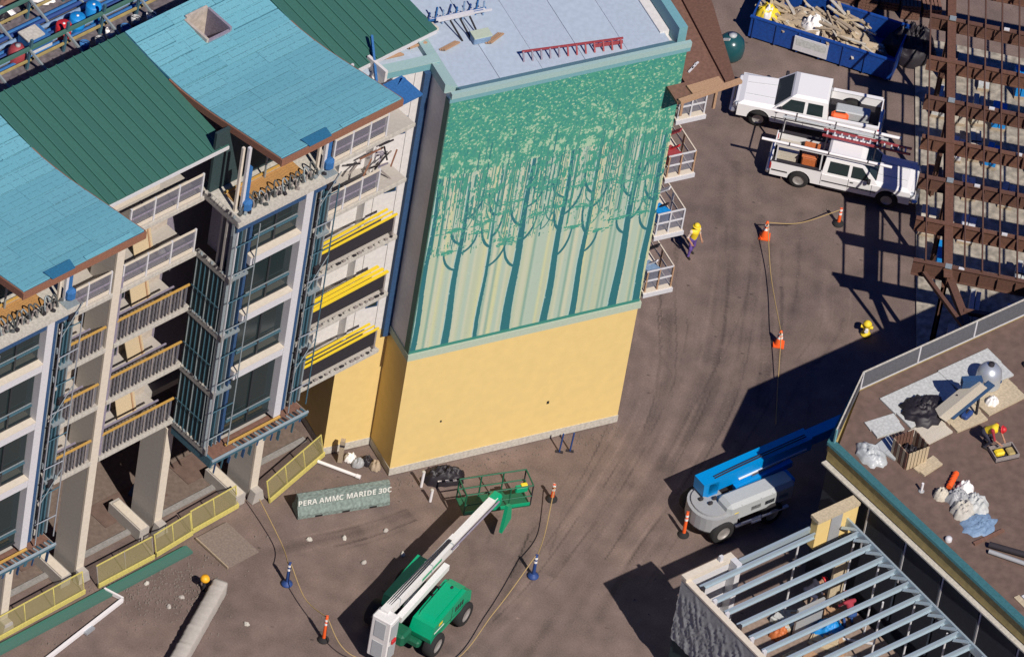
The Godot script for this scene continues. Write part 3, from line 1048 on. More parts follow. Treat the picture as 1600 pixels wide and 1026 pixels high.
func build_mural_block():
	var b := thing("mural_building", "tall yellow based building with a green forest mural and grey roof", "building", Vector3(-3.686, 0, 9.228), 31.6)
	# base: rendered yellow panels with hairline joints, grey plinth
	bx(b, "plinth", -0.02, 9.76, 0.0, 0.36, -12.0, 0.03, "slab_edge")
	bx(b, "base_wall", 0.0, 9.74, 0.36, 6.2, -12.0, 0.0, "yellow_wall")
	bc(b, "vent_hole", Vector3(1.9, 2.35, 0.0), Vector3(0.07, 0.09, 0.03), "dark_hole")
	bc(b, "vent_hole", Vector3(6.5, 2.0, 0.0), Vector3(0.1, 0.14, 0.03), "dark_hole")
	bx(b, "ledge", -0.06, 9.80, 6.2, 6.52, -12.0, 0.10, "ledge")
	bx(b, "upper_wall", 0.0, 9.74, 6.52, 19.55, -12.0, -0.01, "white_wall")
	var pm := StandardMaterial3D.new()
	pm.albedo_texture = paint_mural()
	pm.albedo_color = Color(0.92, 0.92, 0.90)
	pm.roughness = 0.8
	var qm := QuadMesh.new()
	qm.size = Vector2(9.72, 13.0)
	var mp := Node3D.new()
	mp.name = "mural"
	b.add_child(mp)
	mp.set_meta("label", "painted forest of dark green trunks under a leafy canopy")
	put(mp, "mural_print", qm, pm, Transform3D(Basis(), Vector3(4.87, 13.04, 0.045)))
	bx(mp, "mural_board", 0.01, 9.73, 6.53, 19.54, -0.005, 0.04, "green_strip")
	bx(mp, "edge_trim", -0.05, 0.0, 6.53, 19.55, -0.3, 0.06, "green_strip")
	# dark blue membrane strip down the inner corner
	bx(b, "corner_membrane", -0.30, -0.004, 6.0, 19.6, -1.78, -1.60, "blue_trim")
	# roof sheets between parapets
	var rf := Node3D.new()
	rf.name = "roof"
	b.add_child(rf)
	for k in 5:
		for j in 3:
			var x0 := 0.45 + k * 1.76
			var z0 := -12.0 + j * 3.85
			bx(rf, "roof_sheet", x0, x0 + 1.745, 19.56, 19.72 + rng.randf_range(0.0, 0.012), z0, z0 + 3.84, "roof_grey" if (k + j) % 2 else "roof_grey_b")
	put(rf, "gutter_slope", prism_mesh(pv([-0.46, 19.70, -0.46, 19.74, 0.0, 20.02, 0.0, 19.56, -0.3, 19.56]), "zy", 0.42, 9.3), "parapet_teal")
	bx(rf, "parapet_cap", -0.06, 9.82, 19.80, 20.05, 0.0, 0.16, "parapet_pale")
	bx(rf, "drip_edge", -0.08, 9.84, 19.55, 19.80, 0.0, 0.10, "parapet_teal")
	put(rf, "side_slope", prism_mesh(pv([-0.05, 19.56, -0.05, 20.0, 0.5, 19.74, 0.5, 19.56]), "xy", -12.0, -0.47), "parapet_pale")
	bx(rf, "side_parapet", 9.45, 9.80, 19.56, 20.45, -12.0, -0.3, "parapet_teal")
	bx(rf, "inner_parapet", 9.05, 9.44, 19.56, 19.80, -12.0, -0.95, "white_wall")
	# recessed wing, lower part yellow, upper part pale panels
	bx(b, "wing_base", -2.0, -0.003, 0.35, 6.2, -12.0, -1.8, "yellow_wall_b")
	bx(b, "wing_plinth", -2.02, 0.0, 0.0, 0.35, -12.0, -1.77, "slab_edge")
	bx(b, "wing_wall", -3.2, -0.003, 6.2, 19.6, -12.0, -1.86, "white_wall")
	for s in [[-3.2, -1.55], [-1.53, -0.62], [-0.60, -0.02]]:
		for j in 4:
			bx(b, "wall_panel", s[0], s[1], 6.25 + j * 3.34, 9.58 + j * 3.34, -1.86, -1.80, "white_wall")
	for y in [17.0, 14.05, 11.25, 8.05]:
		var w := Node3D.new()
		w.name = numbered("window", b)
		b.add_child(w)
		bx(w, "frame", -1.15, -0.66, y - 0.45, y + 0.42, -1.797, -1.76, "blue_trim")
		bx(w, "pane", -1.09, -0.72, y - 0.39, y + 0.36, -1.757, -1.75, "glass")
	bx(b, "wing_roof", -3.2, 0.4, 19.6, 19.75, -12.0, -2.1, "roof_grey")
	bx(b, "wing_parapet", -1.9, 0.3, 19.62, 19.95, -2.1, -1.74, "parapet_teal")
	bx(b, "wing_cap", -1.95, 0.3, 19.952, 20.0, -2.14, -1.70, "parapet_pale")
	# four end balconies
	for k in 4:
		var y := 6.95 + k * 3.02
		var bl := Node3D.new()
		bl.name = numbered("balcony", b)
		b.add_child(bl)
		bx(bl, "slab", 9.81, 11.05, y - 0.22, y, -2.2, 0.05, "cream")
		bx(bl, "slab_trim", 9.81, 11.08, y - 0.24, y - 0.04, 0.051, 0.10, "frame_white")
		for r in [1.05, 0.55]:
			bar(bl, "rail", Vector3(9.85, y + r, 0.0), Vector3(11.0, y + r, 0.0), 0.05, 0.05, "frame_white")
			bar(bl, "rail", Vector3(11.0, y + r, 0.0), Vector3(11.0, y + r, -2.1), 0.05, 0.05, "cream")
		for p in [Vector3(9.9, y, 0.0), Vector3(10.42, y, 0.0), Vector3(11.0, y, 0.0), Vector3(11.0, y, -1.0), Vector3(11.0, y, -2.0)]:
			bx(bl, "post", p.x - 0.03, p.x + 0.03, y, y + 1.06, p.z - 0.03, p.z + 0.03, "frame_white" if k % 2 else "plank")
		bx(bl, "glass_guard", 9.9, 10.98, y + 0.12, y + 1.0, -0.06, -0.05, "mesh_grey")
		bc(bl, "tarp", Vector3(10.4, y + 0.3, -0.7), Vector3(0.5, 0.5, 0.6), ["blue_pale", "blue_bright", "red_dull", "blue_pale"][k], Basis(Vector3.UP, 0.4))
		bar(bl, "board", Vector3(10.0, y + 0.1, -1.9), Vector3(10.8, y + 1.3, -1.0), 0.05, 0.22, ["charcoal", "frame_white", "red_dull", "plank"][k])
		bar(bl, "board", Vector3(10.2, y + 0.1, -1.2), Vector3(10.6, y + 0.9, -0.6), 0.05, 0.14, ["frame_white", "charcoal", "red", "frame_white"][k])
	# plywood deck over the top balcony and its plank edges
	var cp := Node3D.new()
	cp.name = "plywood_canopy"
	b.add_child(cp)
	put(cp, "deck_sheet", prism_mesh(pv([9.1, 0.12, 9.1, 1.05, 11.6, 0.74, 12.0, -1.1, 12.1, -9.0, 9.86, -9.0, 9.86, 0.12]), "xz", 17.86, 17.98), "plywood")
	put(cp, "deck_sheet", prism_mesh(pv([11.3, 0.6, 11.7, 0.6, 12.7, -3.4, 13.6, -9.0, 12.3, -9.0, 11.7, -4.0]), "xz", 17.99, 18.10), "plywood_b")
	bar(cp, "plank", Vector3(9.15, 18.05, 1.1), Vector3(11.9, 18.05, 0.72), 0.14, 0.2, "plank")
	bar(cp, "plank", Vector3(9.8, 18.05, 0.62), Vector3(11.2, 18.05, 0.5), 0.06, 0.45, "plank")
	bar(cp, "plank", Vector3(9.9, 18.2, -0.5), Vector3(10.3, 18.2, -1.3), 0.1, 0.18, "plank")
	for x in [9.9, 11.3]:
		bx(cp, "prop", x, x + 0.1, 16.2, 17.86, 0.0, 0.1, "plank")
	for k in 3:
		bar(cp, "offcut", Vector3(10.2 + k * 0.2, 18.03, -0.3 - k * 0.15), Vector3(10.5 + k * 0.15, 18.03, -0.5 - k * 0.1), 0.05, 0.07, "frame_white")

# ------------------------------------------------------------------ flat roofed building (right)
const R_AT := Vector3(13.274, 0, 6.987)
func rw(x: float, y: float, z: float) -> Vector3:
	return R_AT + Vector3(x, y, z).rotated(Vector3.UP, deg_to_rad(44.0))

func build_flat_roof_block():
	var b := thing("flat_roof_building", "yellow walled building with brown flat roof, teal parapet cap and guard rail", "building", R_AT, 44.0)
	var out := pv([0.0, 0.0, 16.0, 0.0, 16.0, 16.0, -2.45, 16.0, -2.95, 2.0])
	put(b, "wall", prism_mesh(pv([0.05, 0.05, 15.9, 0.05, 15.9, 15.9, -2.35, 15.9, -2.85, 2.05]), "xz", 0.0, 6.1), "membrane")
	put(b, "upper_wall", prism_mesh(out, "xz", 6.1, 6.45), "olive_wall")
	put(b, "roof_deck", prism_mesh(pv([0.1, 0.15, 15.8, 0.15, 15.8, 15.8, -2.2, 15.8, -2.6, 2.15]), "xz", 6.45, 6.62), "deck_brown")
	# parapet along the long side and the short splayed side
	var e := [Vector3(-2.95, 0, 2.0), Vector3(-2.45, 0, 16.0)]
	slab(b, "parapet", Vector3(-2.95, 6.86, 2.0), Vector3(-2.72, 6.86, 2.0), Vector3(-2.22, 6.86, 16.0), Vector3(-2.45, 6.86, 16.0), 0.40, "olive_wall")
	slab(b, "parapet_cap", Vector3(-3.0, 6.98, 1.95), Vector3(-2.62, 6.90, 2.05), Vector3(-2.12, 6.90, 16.0), Vector3(-2.52, 6.98, 16.0), 0.11, "cap_teal")
	bar(b, "parapet", Vector3(-2.9, 6.6, 1.98), Vector3(0.0, 6.6, 0.08), 0.3, 0.14, "olive_wall")
	bar(b, "parapet_cap", Vector3(-2.95, 6.80, 1.98), Vector3(0.03, 6.80, 0.06), 0.08, 0.2, "cap_teal")
	bar(b, "parapet", Vector3(0.06, 6.58, 0.07), Vector3(15.9, 6.58, 0.07), 0.22, 0.14, "olive_wall")
	bar(b, "edge_flashing", Vector3(0.0, 6.72, 0.08), Vector3(15.9, 6.72, 0.08), 0.05, 0.16, "frame_white")
	# white ledge and the black membrane panels below it
	slab(b, "ledge", Vector3(-3.16, 6.03, 2.0), Vector3(-2.9, 6.03, 2.0), Vector3(-2.4, 6.03, 16.0), Vector3(-2.66, 6.03, 16.0), 0.07, "slab_edge")
	for k in 6:
		var z := 4.6 + k * 2.15
		var x := -2.95 + 0.5 * (z - 2.0) / 14.0
		bx(b, "strap", x - 0.03, x + 0.03, 3.6, 5.94, z, z + 0.07, "frame_white")
		bx(b, "panel", x - 0.01, x + 0.16, 1.5, 5.93, z + 0.09, z + 2.13, "membrane")
	# yellow return wall
	bx(b, "return_wall", -5.1, -3.1, 4.35, 5.75, 3.95, 4.3, "yellow_wall")
	bx(b, "return_cap", -5.15, -3.1, 5.75, 5.9, 3.9, 4.36, "sheet_cream")
	bx(b, "flashing", -4.45, -3.9, 4.36, 5.74, 4.303, 4.34, "lift_grey")
	# guard rail with wire panels
	var g := Node3D.new()
	g.name = "guard_rail"
	b.add_child(g)
	var pts := [Vector3(-2.75, 6.75, 2.05), Vector3(0.08, 6.75, 0.14), Vector3(2.9, 6.75, 0.14), Vector3(5.7, 6.75, 0.14), Vector3(8.5, 6.75, 0.14), Vector3(11.3, 6.75, 0.14)]
	for i in pts.size():
		bc(g, "post", pts[i] + Vector3(0, 0.42, 0), Vector3(0.07, 0.86, 0.07), "frame_white" if i else "parapet_teal")
		if i > 0:
			var a: Vector3 = pts[i - 1]
			var c: Vector3 = pts[i]
			bar(g, "top_rail", a + Vector3(0, 0.86, 0), c + Vector3(0, 0.86, 0), 0.05, 0.05, "slab_edge")
			bar(g, "mesh_panel", a + Vector3(0, 0.41, 0), c + Vector3(0, 0.41, 0), 0.80, 0.02, "screen")
			for k in 14:
				var q := a.lerp(c, (k + 0.5) / 14.0)
				bc(g, "wire", q + Vector3(0, 0.42, 0), Vector3(0.012, 0.76, 0.012), "stud_pale")
	for k in 5:
		bar(g, "black_fitting", Vector3(-2.3 + k * 0.5, 7.2 + 0.08 * (k % 2), 1.75 - k * 0.35), Vector3(-1.9 + k * 0.5, 7.5, 1.5 - k * 0.35), 0.12, 0.1, "charcoal")
	roof_clutter()

func roof_clutter():
	var y := 6.625
	var grp := "insulation boards on the brown flat roof"
	var sheets := [
		[0.45, 0.9, 3.35, 2.75, "sheet_pale", "wide pale blue-grey board beside the roof guard rail"],
		[3.37, 0.85, 5.85, 2.5, "sheet_pale", "pale board under the far side of the metal dome"],
		[3.5, 2.55, 5.5, 3.7, "sheet_cream", "cream board under the steel dome and its white bag"],
		[1.9, 2.85, 3.45, 3.85, "sheet_cream", "cream board with a small dark tool on it"],
		[0.3, 2.8, 1.8, 3.75, "lumber_c", "cream board at the foot of the leaning duct"],
		[-0.95, 1.7, 0.35, 2.6, "sheet_pale", "pale board lying nearest the open timber crate"],
		[-1.3, 2.7, -0.4, 3.7, "lift_pale", "bluish sheet with a torn corner beside the timber crate"],
		[-0.75, 4.4, 0.35, 4.95, "sheet_cream", "narrow cream board in front of the timber crate"]]
	for i in sheets.size():
		var s: Array = sheets[i]
		var t := thing("insulation_board", s[5], "board", rw((s[0] + s[2]) * 0.5, y, (s[1] + s[3]) * 0.5), 44.0 + [0, 0, 2, -2, 2, -8, 12, 8][i], grp)
		var w: float = s[2] - s[0]
		var d: float = s[3] - s[1]
		bx(t, "sheet", -w / 2, w / 2, 0.004, 0.07, -d / 2, d / 2 * 0.02, s[4])
		bx(t, "sheet", -w / 2 + 0.04, w / 2 - 0.05, 0.004, 0.09, d / 2 * 0.03, d / 2, s[4])
	# leaning duct with black tarpaulin heap
	var du := thing("metal_duct", "long cream and dark duct propped up across the roof boards", "duct", rw(2.4, y, 2.5), 44.0)
	var da := Vector3(-0.62, 0.25, 0.42)
	var db := Vector3(0.75, 1.75, 0.85)
	bar(du, "duct_body", da, db, 0.46, 0.46, "lumber_c")
	bar(du, "duct_side", da + Vector3(0.28, 0.0, 0.26), db + Vector3(0.28, 0.0, 0.26), 0.44, 0.06, "blue_trim")
	bar(du, "strap", da.lerp(db, 0.45) + Vector3(-0.1, 0.24, -0.1), da.lerp(db, 0.45) + Vector3(0.22, 0.24, 0.22), 0.03, 0.06, "charcoal")
	bar(du, "prop", db + Vector3(0, -0.2, 0), Vector3(0.75, 0.0, 0.95), 0.08, 0.08, "charcoal")
	bar(du, "elbow", db, db + Vector3(-0.7, 0.0, -0.35), 0.36, 0.3, "blue_trim")
	var heap := thing("tarpaulin_heap", "crumpled black tarpaulin heap beside the leaning duct", "tarpaulin", rw(1.5, y + 0.07, 2.3), 44.0)
	put(heap, "tarpaulin", heap_mesh(0.95, 0.8, 0.4, 11), "black_plastic")
	var dm := thing("steel_dome", "round galvanised dome on a pale roof board", "tank", rw(4.6, y + 0.09, 2.35), 44.0)
	put(dm, "shell", lathe_mesh([[0.50, 0.0], [0.50, 0.45], [0.46, 0.68], [0.34, 0.86], [0.18, 0.95], [0.0, 0.98]], 20), "galv")
	put(dm, "cap", lathe_mesh([[0.12, 0.94], [0.12, 1.05], [0.0, 1.07]], 10), "charcoal")
	bar(dm, "band", Vector3(0.3, 0.3, 0.42), Vector3(-0.3, 0.3, 0.42), 0.1, 0.05, "blue_trim")
	var sk := thing("white_sack", "small white sack beside the galvanised dome", "sack", rw(4.1, y + 0.07, 3.25), 44.0)
	put(sk, "sack", heap_mesh(0.28, 0.24, 0.28, 13), "reflect_white")
	var tl := thing("roof_tool", "small dark power tool on a cream roof board", "tool", rw(2.75, y + 0.075, 3.35), 60.0)
	rb(tl, "motor", Vector3(0, 0.12, 0), Vector3(0.5, 0.24, 0.3), 0.06, "post_blue")
	bar(tl, "handle", Vector3(-0.1, 0.24, 0), Vector3(0.1, 0.32, 0), 0.05, 0.05, "charcoal")
	# open timber crate
	var cr := thing("timber_crate", "open slatted timber crate with dark rubbish inside", "crate", rw(-0.55, y, 3.9), 40.0)
	for s in [[-0.5, 0.0, 0.04, 0.95], [0.5, 0.0, 0.04, 0.95], [0.0, -0.5, 0.95, 0.04], [0.0, 0.5, 0.95, 0.04]]:
		for k in 6:
			var u := -0.4 + k * 0.16
			if s[2] < 0.1:
				bc(cr, "slat", Vector3(s[0], 0.42, u), Vector3(0.04, 0.84, 0.13), "plywood_b" if k % 2 else "lumber_b")
			else:
				bc(cr, "slat", Vector3(u, 0.42, s[1]), Vector3(0.13, 0.84, 0.04), "lumber" if s[1] > 0 else "plywood_b")
	bx(cr, "floor", -0.48, 0.48, 0.02, 0.06, -0.48, 0.48, "plywood_b")
	put(cr, "rubbish", heap_mesh(0.44, 0.44, 0.5, 17), "black_plastic", Transform3D(Basis(), Vector3(0, 0.06, 0)))
	var pf := thing("plastic_wrap", "crumpled translucent grey wrap beside the teal parapet", "wrap", rw(-1.75, y, 3.1), 44.0)
	put(pf, "wrap", heap_mesh(0.5, 0.75, 0.32, 19), "lift_pale")
	# debris pile
	var pile := [
		["stone_sack", "grey", rw(-0.35, y, 6.6), 0.5, 0.42, 0.45, "lift_grey", "lumpy grey sack in the pile beside the blue sheet"],
		["stone_sack", "white", rw(0.25, y, 6.35), 0.35, 0.32, 0.4, "reflect_white", "round white sack at the top of the debris pile"],
		["stone_sack", "tan", rw(-0.75, y, 6.15), 0.33, 0.3, 0.36, "lumber_c", "tan sack at the end of the debris pile by the orange roll"],
		["stone_sack", "cream", rw(-0.55, y, 7.2), 0.55, 0.45, 0.42, "slab_edge", "cream crumpled sack next to the blue sheet"],
		["stone_sack", "pale", rw(0.1, y, 7.2), 0.6, 0.45, 0.38, "sheet_pale", "flat pale sack between white sack and blue sheet"]]
	for i in pile.size():
		var q: Array = pile[i]
		var t2 := thing("debris_sack", q[7], "sack", q[2], 30.0 * i, "sacks in the debris pile on the flat roof")
		put(t2, "sack", heap_mesh(q[3], q[4], q[5], 23 + i), q[6])
	var bt := thing("blue_sheet", "faded blue sheet spread beside the debris sacks", "sheet", rw(-0.45, y, 8.05), 44.0)
	put(bt, "sheet", heap_mesh(0.72, 0.6, 0.16, 41), "blue_pale")
	bx(bt, "edge_board", -0.85, 0.6, 0.0, 0.1, 0.66, 0.78, "plywood")
	var orl := thing("orange_roll", "bright orange ribbed roll of netting above the debris sacks", "netting roll", rw(0.0, y, 5.75), 44.0)
	rod(orl, "roll", Vector3(-0.28, 0.12, 0.25), Vector3(0.45, 0.12, -0.2), 0.11, "cone_orange")
	for k in 5:
		var f := k / 5.0 + 0.1
		var c := Vector3(-0.28, 0.12, 0.25).lerp(Vector3(0.45, 0.12, -0.2), f)
		rod(orl, "band", c, c + Vector3(0.03, 0, -0.02), 0.125, "cone_orange")
	var wp := thing("white_vent", "short white vent pipe standing near the parapet", "pipe", rw(-1.25, y, 5.55), 44.0)
	rod(wp, "pipe", Vector3.ZERO, Vector3(0, 0.42, 0), 0.05, "pvc")
	put(wp, "flange", lathe_mesh([[0.12, 0.0], [0.12, 0.03], [0.06, 0.05]], 10), "lift_grey")
	var gp := thing("roof_pipe", "long grey pipe with a black sleeve lying by the roof edge", "pipe", rw(-0.6, y, 10.1), 44.0)
	rod(gp, "pipe", Vector3(-0.5, 0.12, -0.7), Vector3(1.0, 0.12, 1.6), 0.09, "lift_grey")
	rod(gp, "sleeve", Vector3(-0.3, 0.16, -0.95), Vector3(1.2, 0.16, 1.0), 0.12, "charcoal")
	bc(gp, "clamp", Vector3(0.75, 0.2, 0.9), Vector3(0.3, 0.2, 0.2), "bright_yellow")
	var wb := thing("white_boards", "stack of long white boards on the roof by the seam", "boards", rw(-0.9, y, 12.6), 44.0)
	for k in 4:
		bx(wb, "board", -0.85 + k * 0.28, -0.6 + k * 0.28, 0.004, 0.05 + 0.02 * k, -0.9 + 0.1 * k, 2.4, "frame_white" if k % 2 else "sheet_cream")
	for k in 5:
		var d := thing("roof_vent", "small dark roof vent cap on the brown roof", "vent", rw([6.6, 4.4, 3.6, 6.0, -2.0][k], y, [2.3, 6.5, 9.2, 5.0, 8.1][k]), 44.0, "small roof vents on the brown roof")
		put(d, "cap", lathe_mesh([[0.14, 0.0], [0.14, 0.12], [0.09, 0.18], [0.0, 0.2]], 10), "charcoal" if k < 4 else "frame_white")

func heap_mesh(rx: float, rz: float, h: float, sd: int) -> ArrayMesh:
	var n := FastNoiseLite.new()
	n.seed = sd
	n.frequency = 1.6
	n.fractal_octaves = 3
	var st := SurfaceTool.new()
	st.begin(Mesh.PRIMITIVE_TRIANGLES)
	var N := 16
	var M := 28
	for j in N + 1:
		for i in M:
			var a := TAU * i / M
			var r := float(j) / N
			var k := 1.0 + 0.28 * n.get_noise_2d(cos(a) * 1.3, sin(a) * 1.3)
			var x := cos(a) * rx * r * k
			var z := sin(a) * rz * r * k
			var y := h * pow(1.0 - r * r, 0.6) * (1.0 + 0.55 * n.get_noise_2d(x * 2.6 + 7.0, z * 2.6)) + 0.05 * n.get_noise_2d(x * 9.0, z * 9.0) * (1.0 - r)
			st.add_vertex(Vector3(x, maxf(y, 0.0) if j < N else 0.0, z))
	for j in N:
		for i in M:
			var a0 := j * M + i
			var a1 := j * M + (i + 1) % M
			for v in [a0, a1, a1 + M, a0, a1 + M, a0 + M]:
				st.add_index(v)
	st.generate_normals()
	return st.commit()

# ------------------------------------------------------------------ unroofed building with joists (bottom right)
func build_unroofed_block():
	var b := thing("unroofed_building", "roofless building with pale steel joists and grey wrapped wall", "building", R_AT, 44.0)
	var x0 := -10.9
	# storey floor and the storey below
	bx(b, "lower_wall", x0 + 0.02, x0 + 0.16, 0.0, 2.09, 3.6, 15.0, "sheathing")
	bx(b, "lower_front_wall", x0 + 0.17, -3.3, 0.0, 1.0, 3.62, 3.74, "concrete")
	bx(b, "floor_deck", x0 + 0.17, -3.25, 0.9, 1.05, 3.75, 15.0, "ply_floor")
	# wrapped left wall: wrinkled sheet over studs
	var n := FastNoiseLite.new()
	n.seed = 31
	n.frequency = 0.9
	n.fractal_octaves = 4
	var st := SurfaceTool.new()
	st.begin(Mesh.PRIMITIVE_TRIANGLES)
	var NU := 150
	var NV := 34
	for j in NV + 1:
		for i in NU + 1:
			var z := 3.55 + 10.5 * i / NU
			var y := 2.0 + 3.14 * j / NV
			var wv := n.get_noise_2d(z * 3.4 + y * 1.4, y * 0.55 - z * 0.2) * 0.13 + n.get_noise_2d(z * 9.0 + y * 3.0, y * 2.0) * 0.035
			var pinned := clampf((5.14 - y) * 1.2, 0.0, 1.0)
			st.add_vertex(Vector3(x0 - 0.04 - absf(wv) * pinned, y, z))
	for j in NV:
		for i in NU:
			var a := j * (NU + 1) + i
			for v in [a, a + 1, a + NU + 2, a, a + NU + 2, a + NU + 1]:
				st.add_index(v)
	st.generate_normals()
	put(b, "wall_wrap", st.commit(), "tarp")
	bx(b, "left_wall", x0, x0 + 0.14, 2.1, 5.05, 3.6, 15.0, "lumber_c")
	bx(b, "top_plate", x0 - 0.06, x0 + 0.2, 5.06, 5.16, 3.55, 15.0, "cream")
	for k in 15:
		bx(b, "plate_clip", x0 + 0.18, x0 + 0.34, 5.0, 5.26, 4.35 + k * 0.75, 4.47 + k * 0.75, "frame_white" if k % 3 else "charcoal")
	# short front wall with pale inner face
	bx(b, "front_wall", x0 + 0.17, -8.7, 1.05, 5.1, 3.56, 3.72, "sheet_cream")
	bx(b, "inner_board", x0 + 0.18, -8.75, 1.1, 5.04, 3.722, 3.78, "frame_white")
	bx(b, "front_plate", x0 - 0.06, -8.6, 5.1, 5.3, 3.5, 3.8, "cream")
	bx(b, "corner_post", -8.85, -8.6, 1.05, 5.3, 3.8, 4.2, "frame_white")
	bx(b, "post_cap", -9.3, -9.15, 5.3, 5.55, 3.6, 3.72, "frame_white")
	# joists: channel section, each with web and two flanges
	var web := box_mesh(Vector3(7.1, 0.24, 0.02))
	var fl := box_mesh(Vector3(7.1, 0.02, 0.085))
	for k in 15:
		var z := 4.25 + k * 0.75
		var j := Node3D.new()
		j.name = numbered("joist", b)
		b.add_child(j)
		j.position = Vector3(-7.1, 5.06, z + rng.randf_range(-0.03, 0.03))
		j.rotation.y = rng.randf_range(-0.006, 0.006)
		put(j, "web", web, "joist")
		put(j, "flange", fl, "joist", Transform3D(Basis(), Vector3(0, 0.131, 0.032)))
		put(j, "flange", fl, "joist", Transform3D(Basis(), Vector3(0, -0.131, 0.032)))
	bx(b, "joist_header", -3.62, -3.54, 4.85, 5.28, 4.1, 15.0, "joist")
	bx(b, "first_beam", -8.5, -3.6, 4.75, 5.2, 3.86, 3.98, "joist")
	for k in 10:
		bar(b, "tie", Vector3(-3.9, 5.0, 4.4 + k * 0.75), Vector3(-3.62, 5.24, 4.95 + k * 0.75), 0.03, 0.16, "joist")
	# inner partitions and poles
	bx(b, "partition", -4.2, -3.55, 1.05, 3.4, 4.7, 4.8, "sheet_cream")
	bx(b, "partition", -6.2, -4.9, 1.05, 2.5, 5.2, 5.3, "lift_grey")
	for p in [[-5.8, 4.2], [-3.7, 5.0], [-3.7, 6.5], [-3.7, 8.7], [-4.9, 8.2], [-3.8, 10.7]]:
		rod(b, "pole", Vector3(p[0], 1.05, p[1]), Vector3(p[0], 4.9, p[1]), 0.04, "frame_white")
	for k in 3:
		bar(b, "floor_brace", Vector3(-5.4 + k * 0.2, 1.15, 5.7 + k * 1.9), Vector3(-3.8, 1.15, 7.2 + k * 1.9), 0.06, 0.08, "frame_white")
	# things lying on the storey floor
	var cols := ["plank", "lumber", "sheet_pale", "slab_edge", "lumber_c", "blue_pale"]
	var rr := RandomNumberGenerator.new()
	rr.seed = 808
	var kinds := ["tan plywood offcut", "yellowish timber offcut", "pale board offcut", "cream board offcut", "bleached timber offcut", "bluish board offcut"]
	for k in 44:
		var c := k % 6
		var t := thing("board_offcut", kinds[c] + " lying on the floor below the steel joists", "offcut", rw(rr.randf_range(-9.8, -4.1), 1.054, rr.randf_range(4.5, 12.4)), rr.randf_range(0, 180), "offcuts on the floor below the joists: " + kinds[c])
		var s := Vector3(rr.randf_range(0.5, 1.4), rr.randf_range(0.05, 0.25), rr.randf_range(0.25, 0.8))
		bc(t, "board", Vector3(0, s.y * 0.5, 0), s, cols[c])
		bc(t, "board", Vector3(0.05, s.y + 0.03, 0.04), Vector3(s.x * 0.8, 0.05, s.z * 0.5), cols[c], Basis(Vector3.UP, 0.2))
	var bt := thing("blue_tarpaulin", "bright blue tarpaulin crumpled on the floor below the joists", "tarpaulin", rw(-4.85, 1.054, 5.75), 20.0)
	put(bt, "tarpaulin", heap_mesh(0.65, 0.5, 0.5, 61), "blue_bright")
	var bt2 := thing("blue_bucket", "small blue tub on the floor near the wrapped wall", "tub", rw(-8.2, 1.054, 6.5), 0.0)
	put(bt2, "tub", lathe_mesh([[0.0, 0.02], [0.2, 0.02], [0.27, 0.4], [0.24, 0.4], [0.19, 0.06], [0.0, 0.06]], 14), "blue_bright")
	var og := thing("orange_scrap", "heap of orange rags on the floor beside the grey partition", "rags", rw(-6.6, 1.054, 4.9), 0.0)
	put(og, "rags", heap_mesh(0.4, 0.45, 0.35, 63), "orange_box")

# ------------------------------------------------------------------ steel frame (top right)
const S_AT := Vector3(14.898, 0, -2.084)
func sw(x: float, y: float, z: float) -> Vector3:
	return S_AT + Vector3(x, y, z).rotated(Vector3.UP, deg_to_rad(-2.5))

func i_beam(p: Node, called: String, a: Vector3, b: Vector3, h: float, w: float, mat):
	var g := Node3D.new()
	g.name = numbered(called, p)
	p.add_child(g)
	bar(g, "web", a, b, h, 0.05, mat)
	bar(g, "flange", a + Vector3(0, h / 2 + 0.021, 0), b + Vector3(0, h / 2 + 0.021, 0), 0.04, w, mat)
	bar(g, "flange", a - Vector3(0, h / 2 + 0.021, 0), b - Vector3(0, h / 2 + 0.021, 0), 0.04, w, mat)
	return g

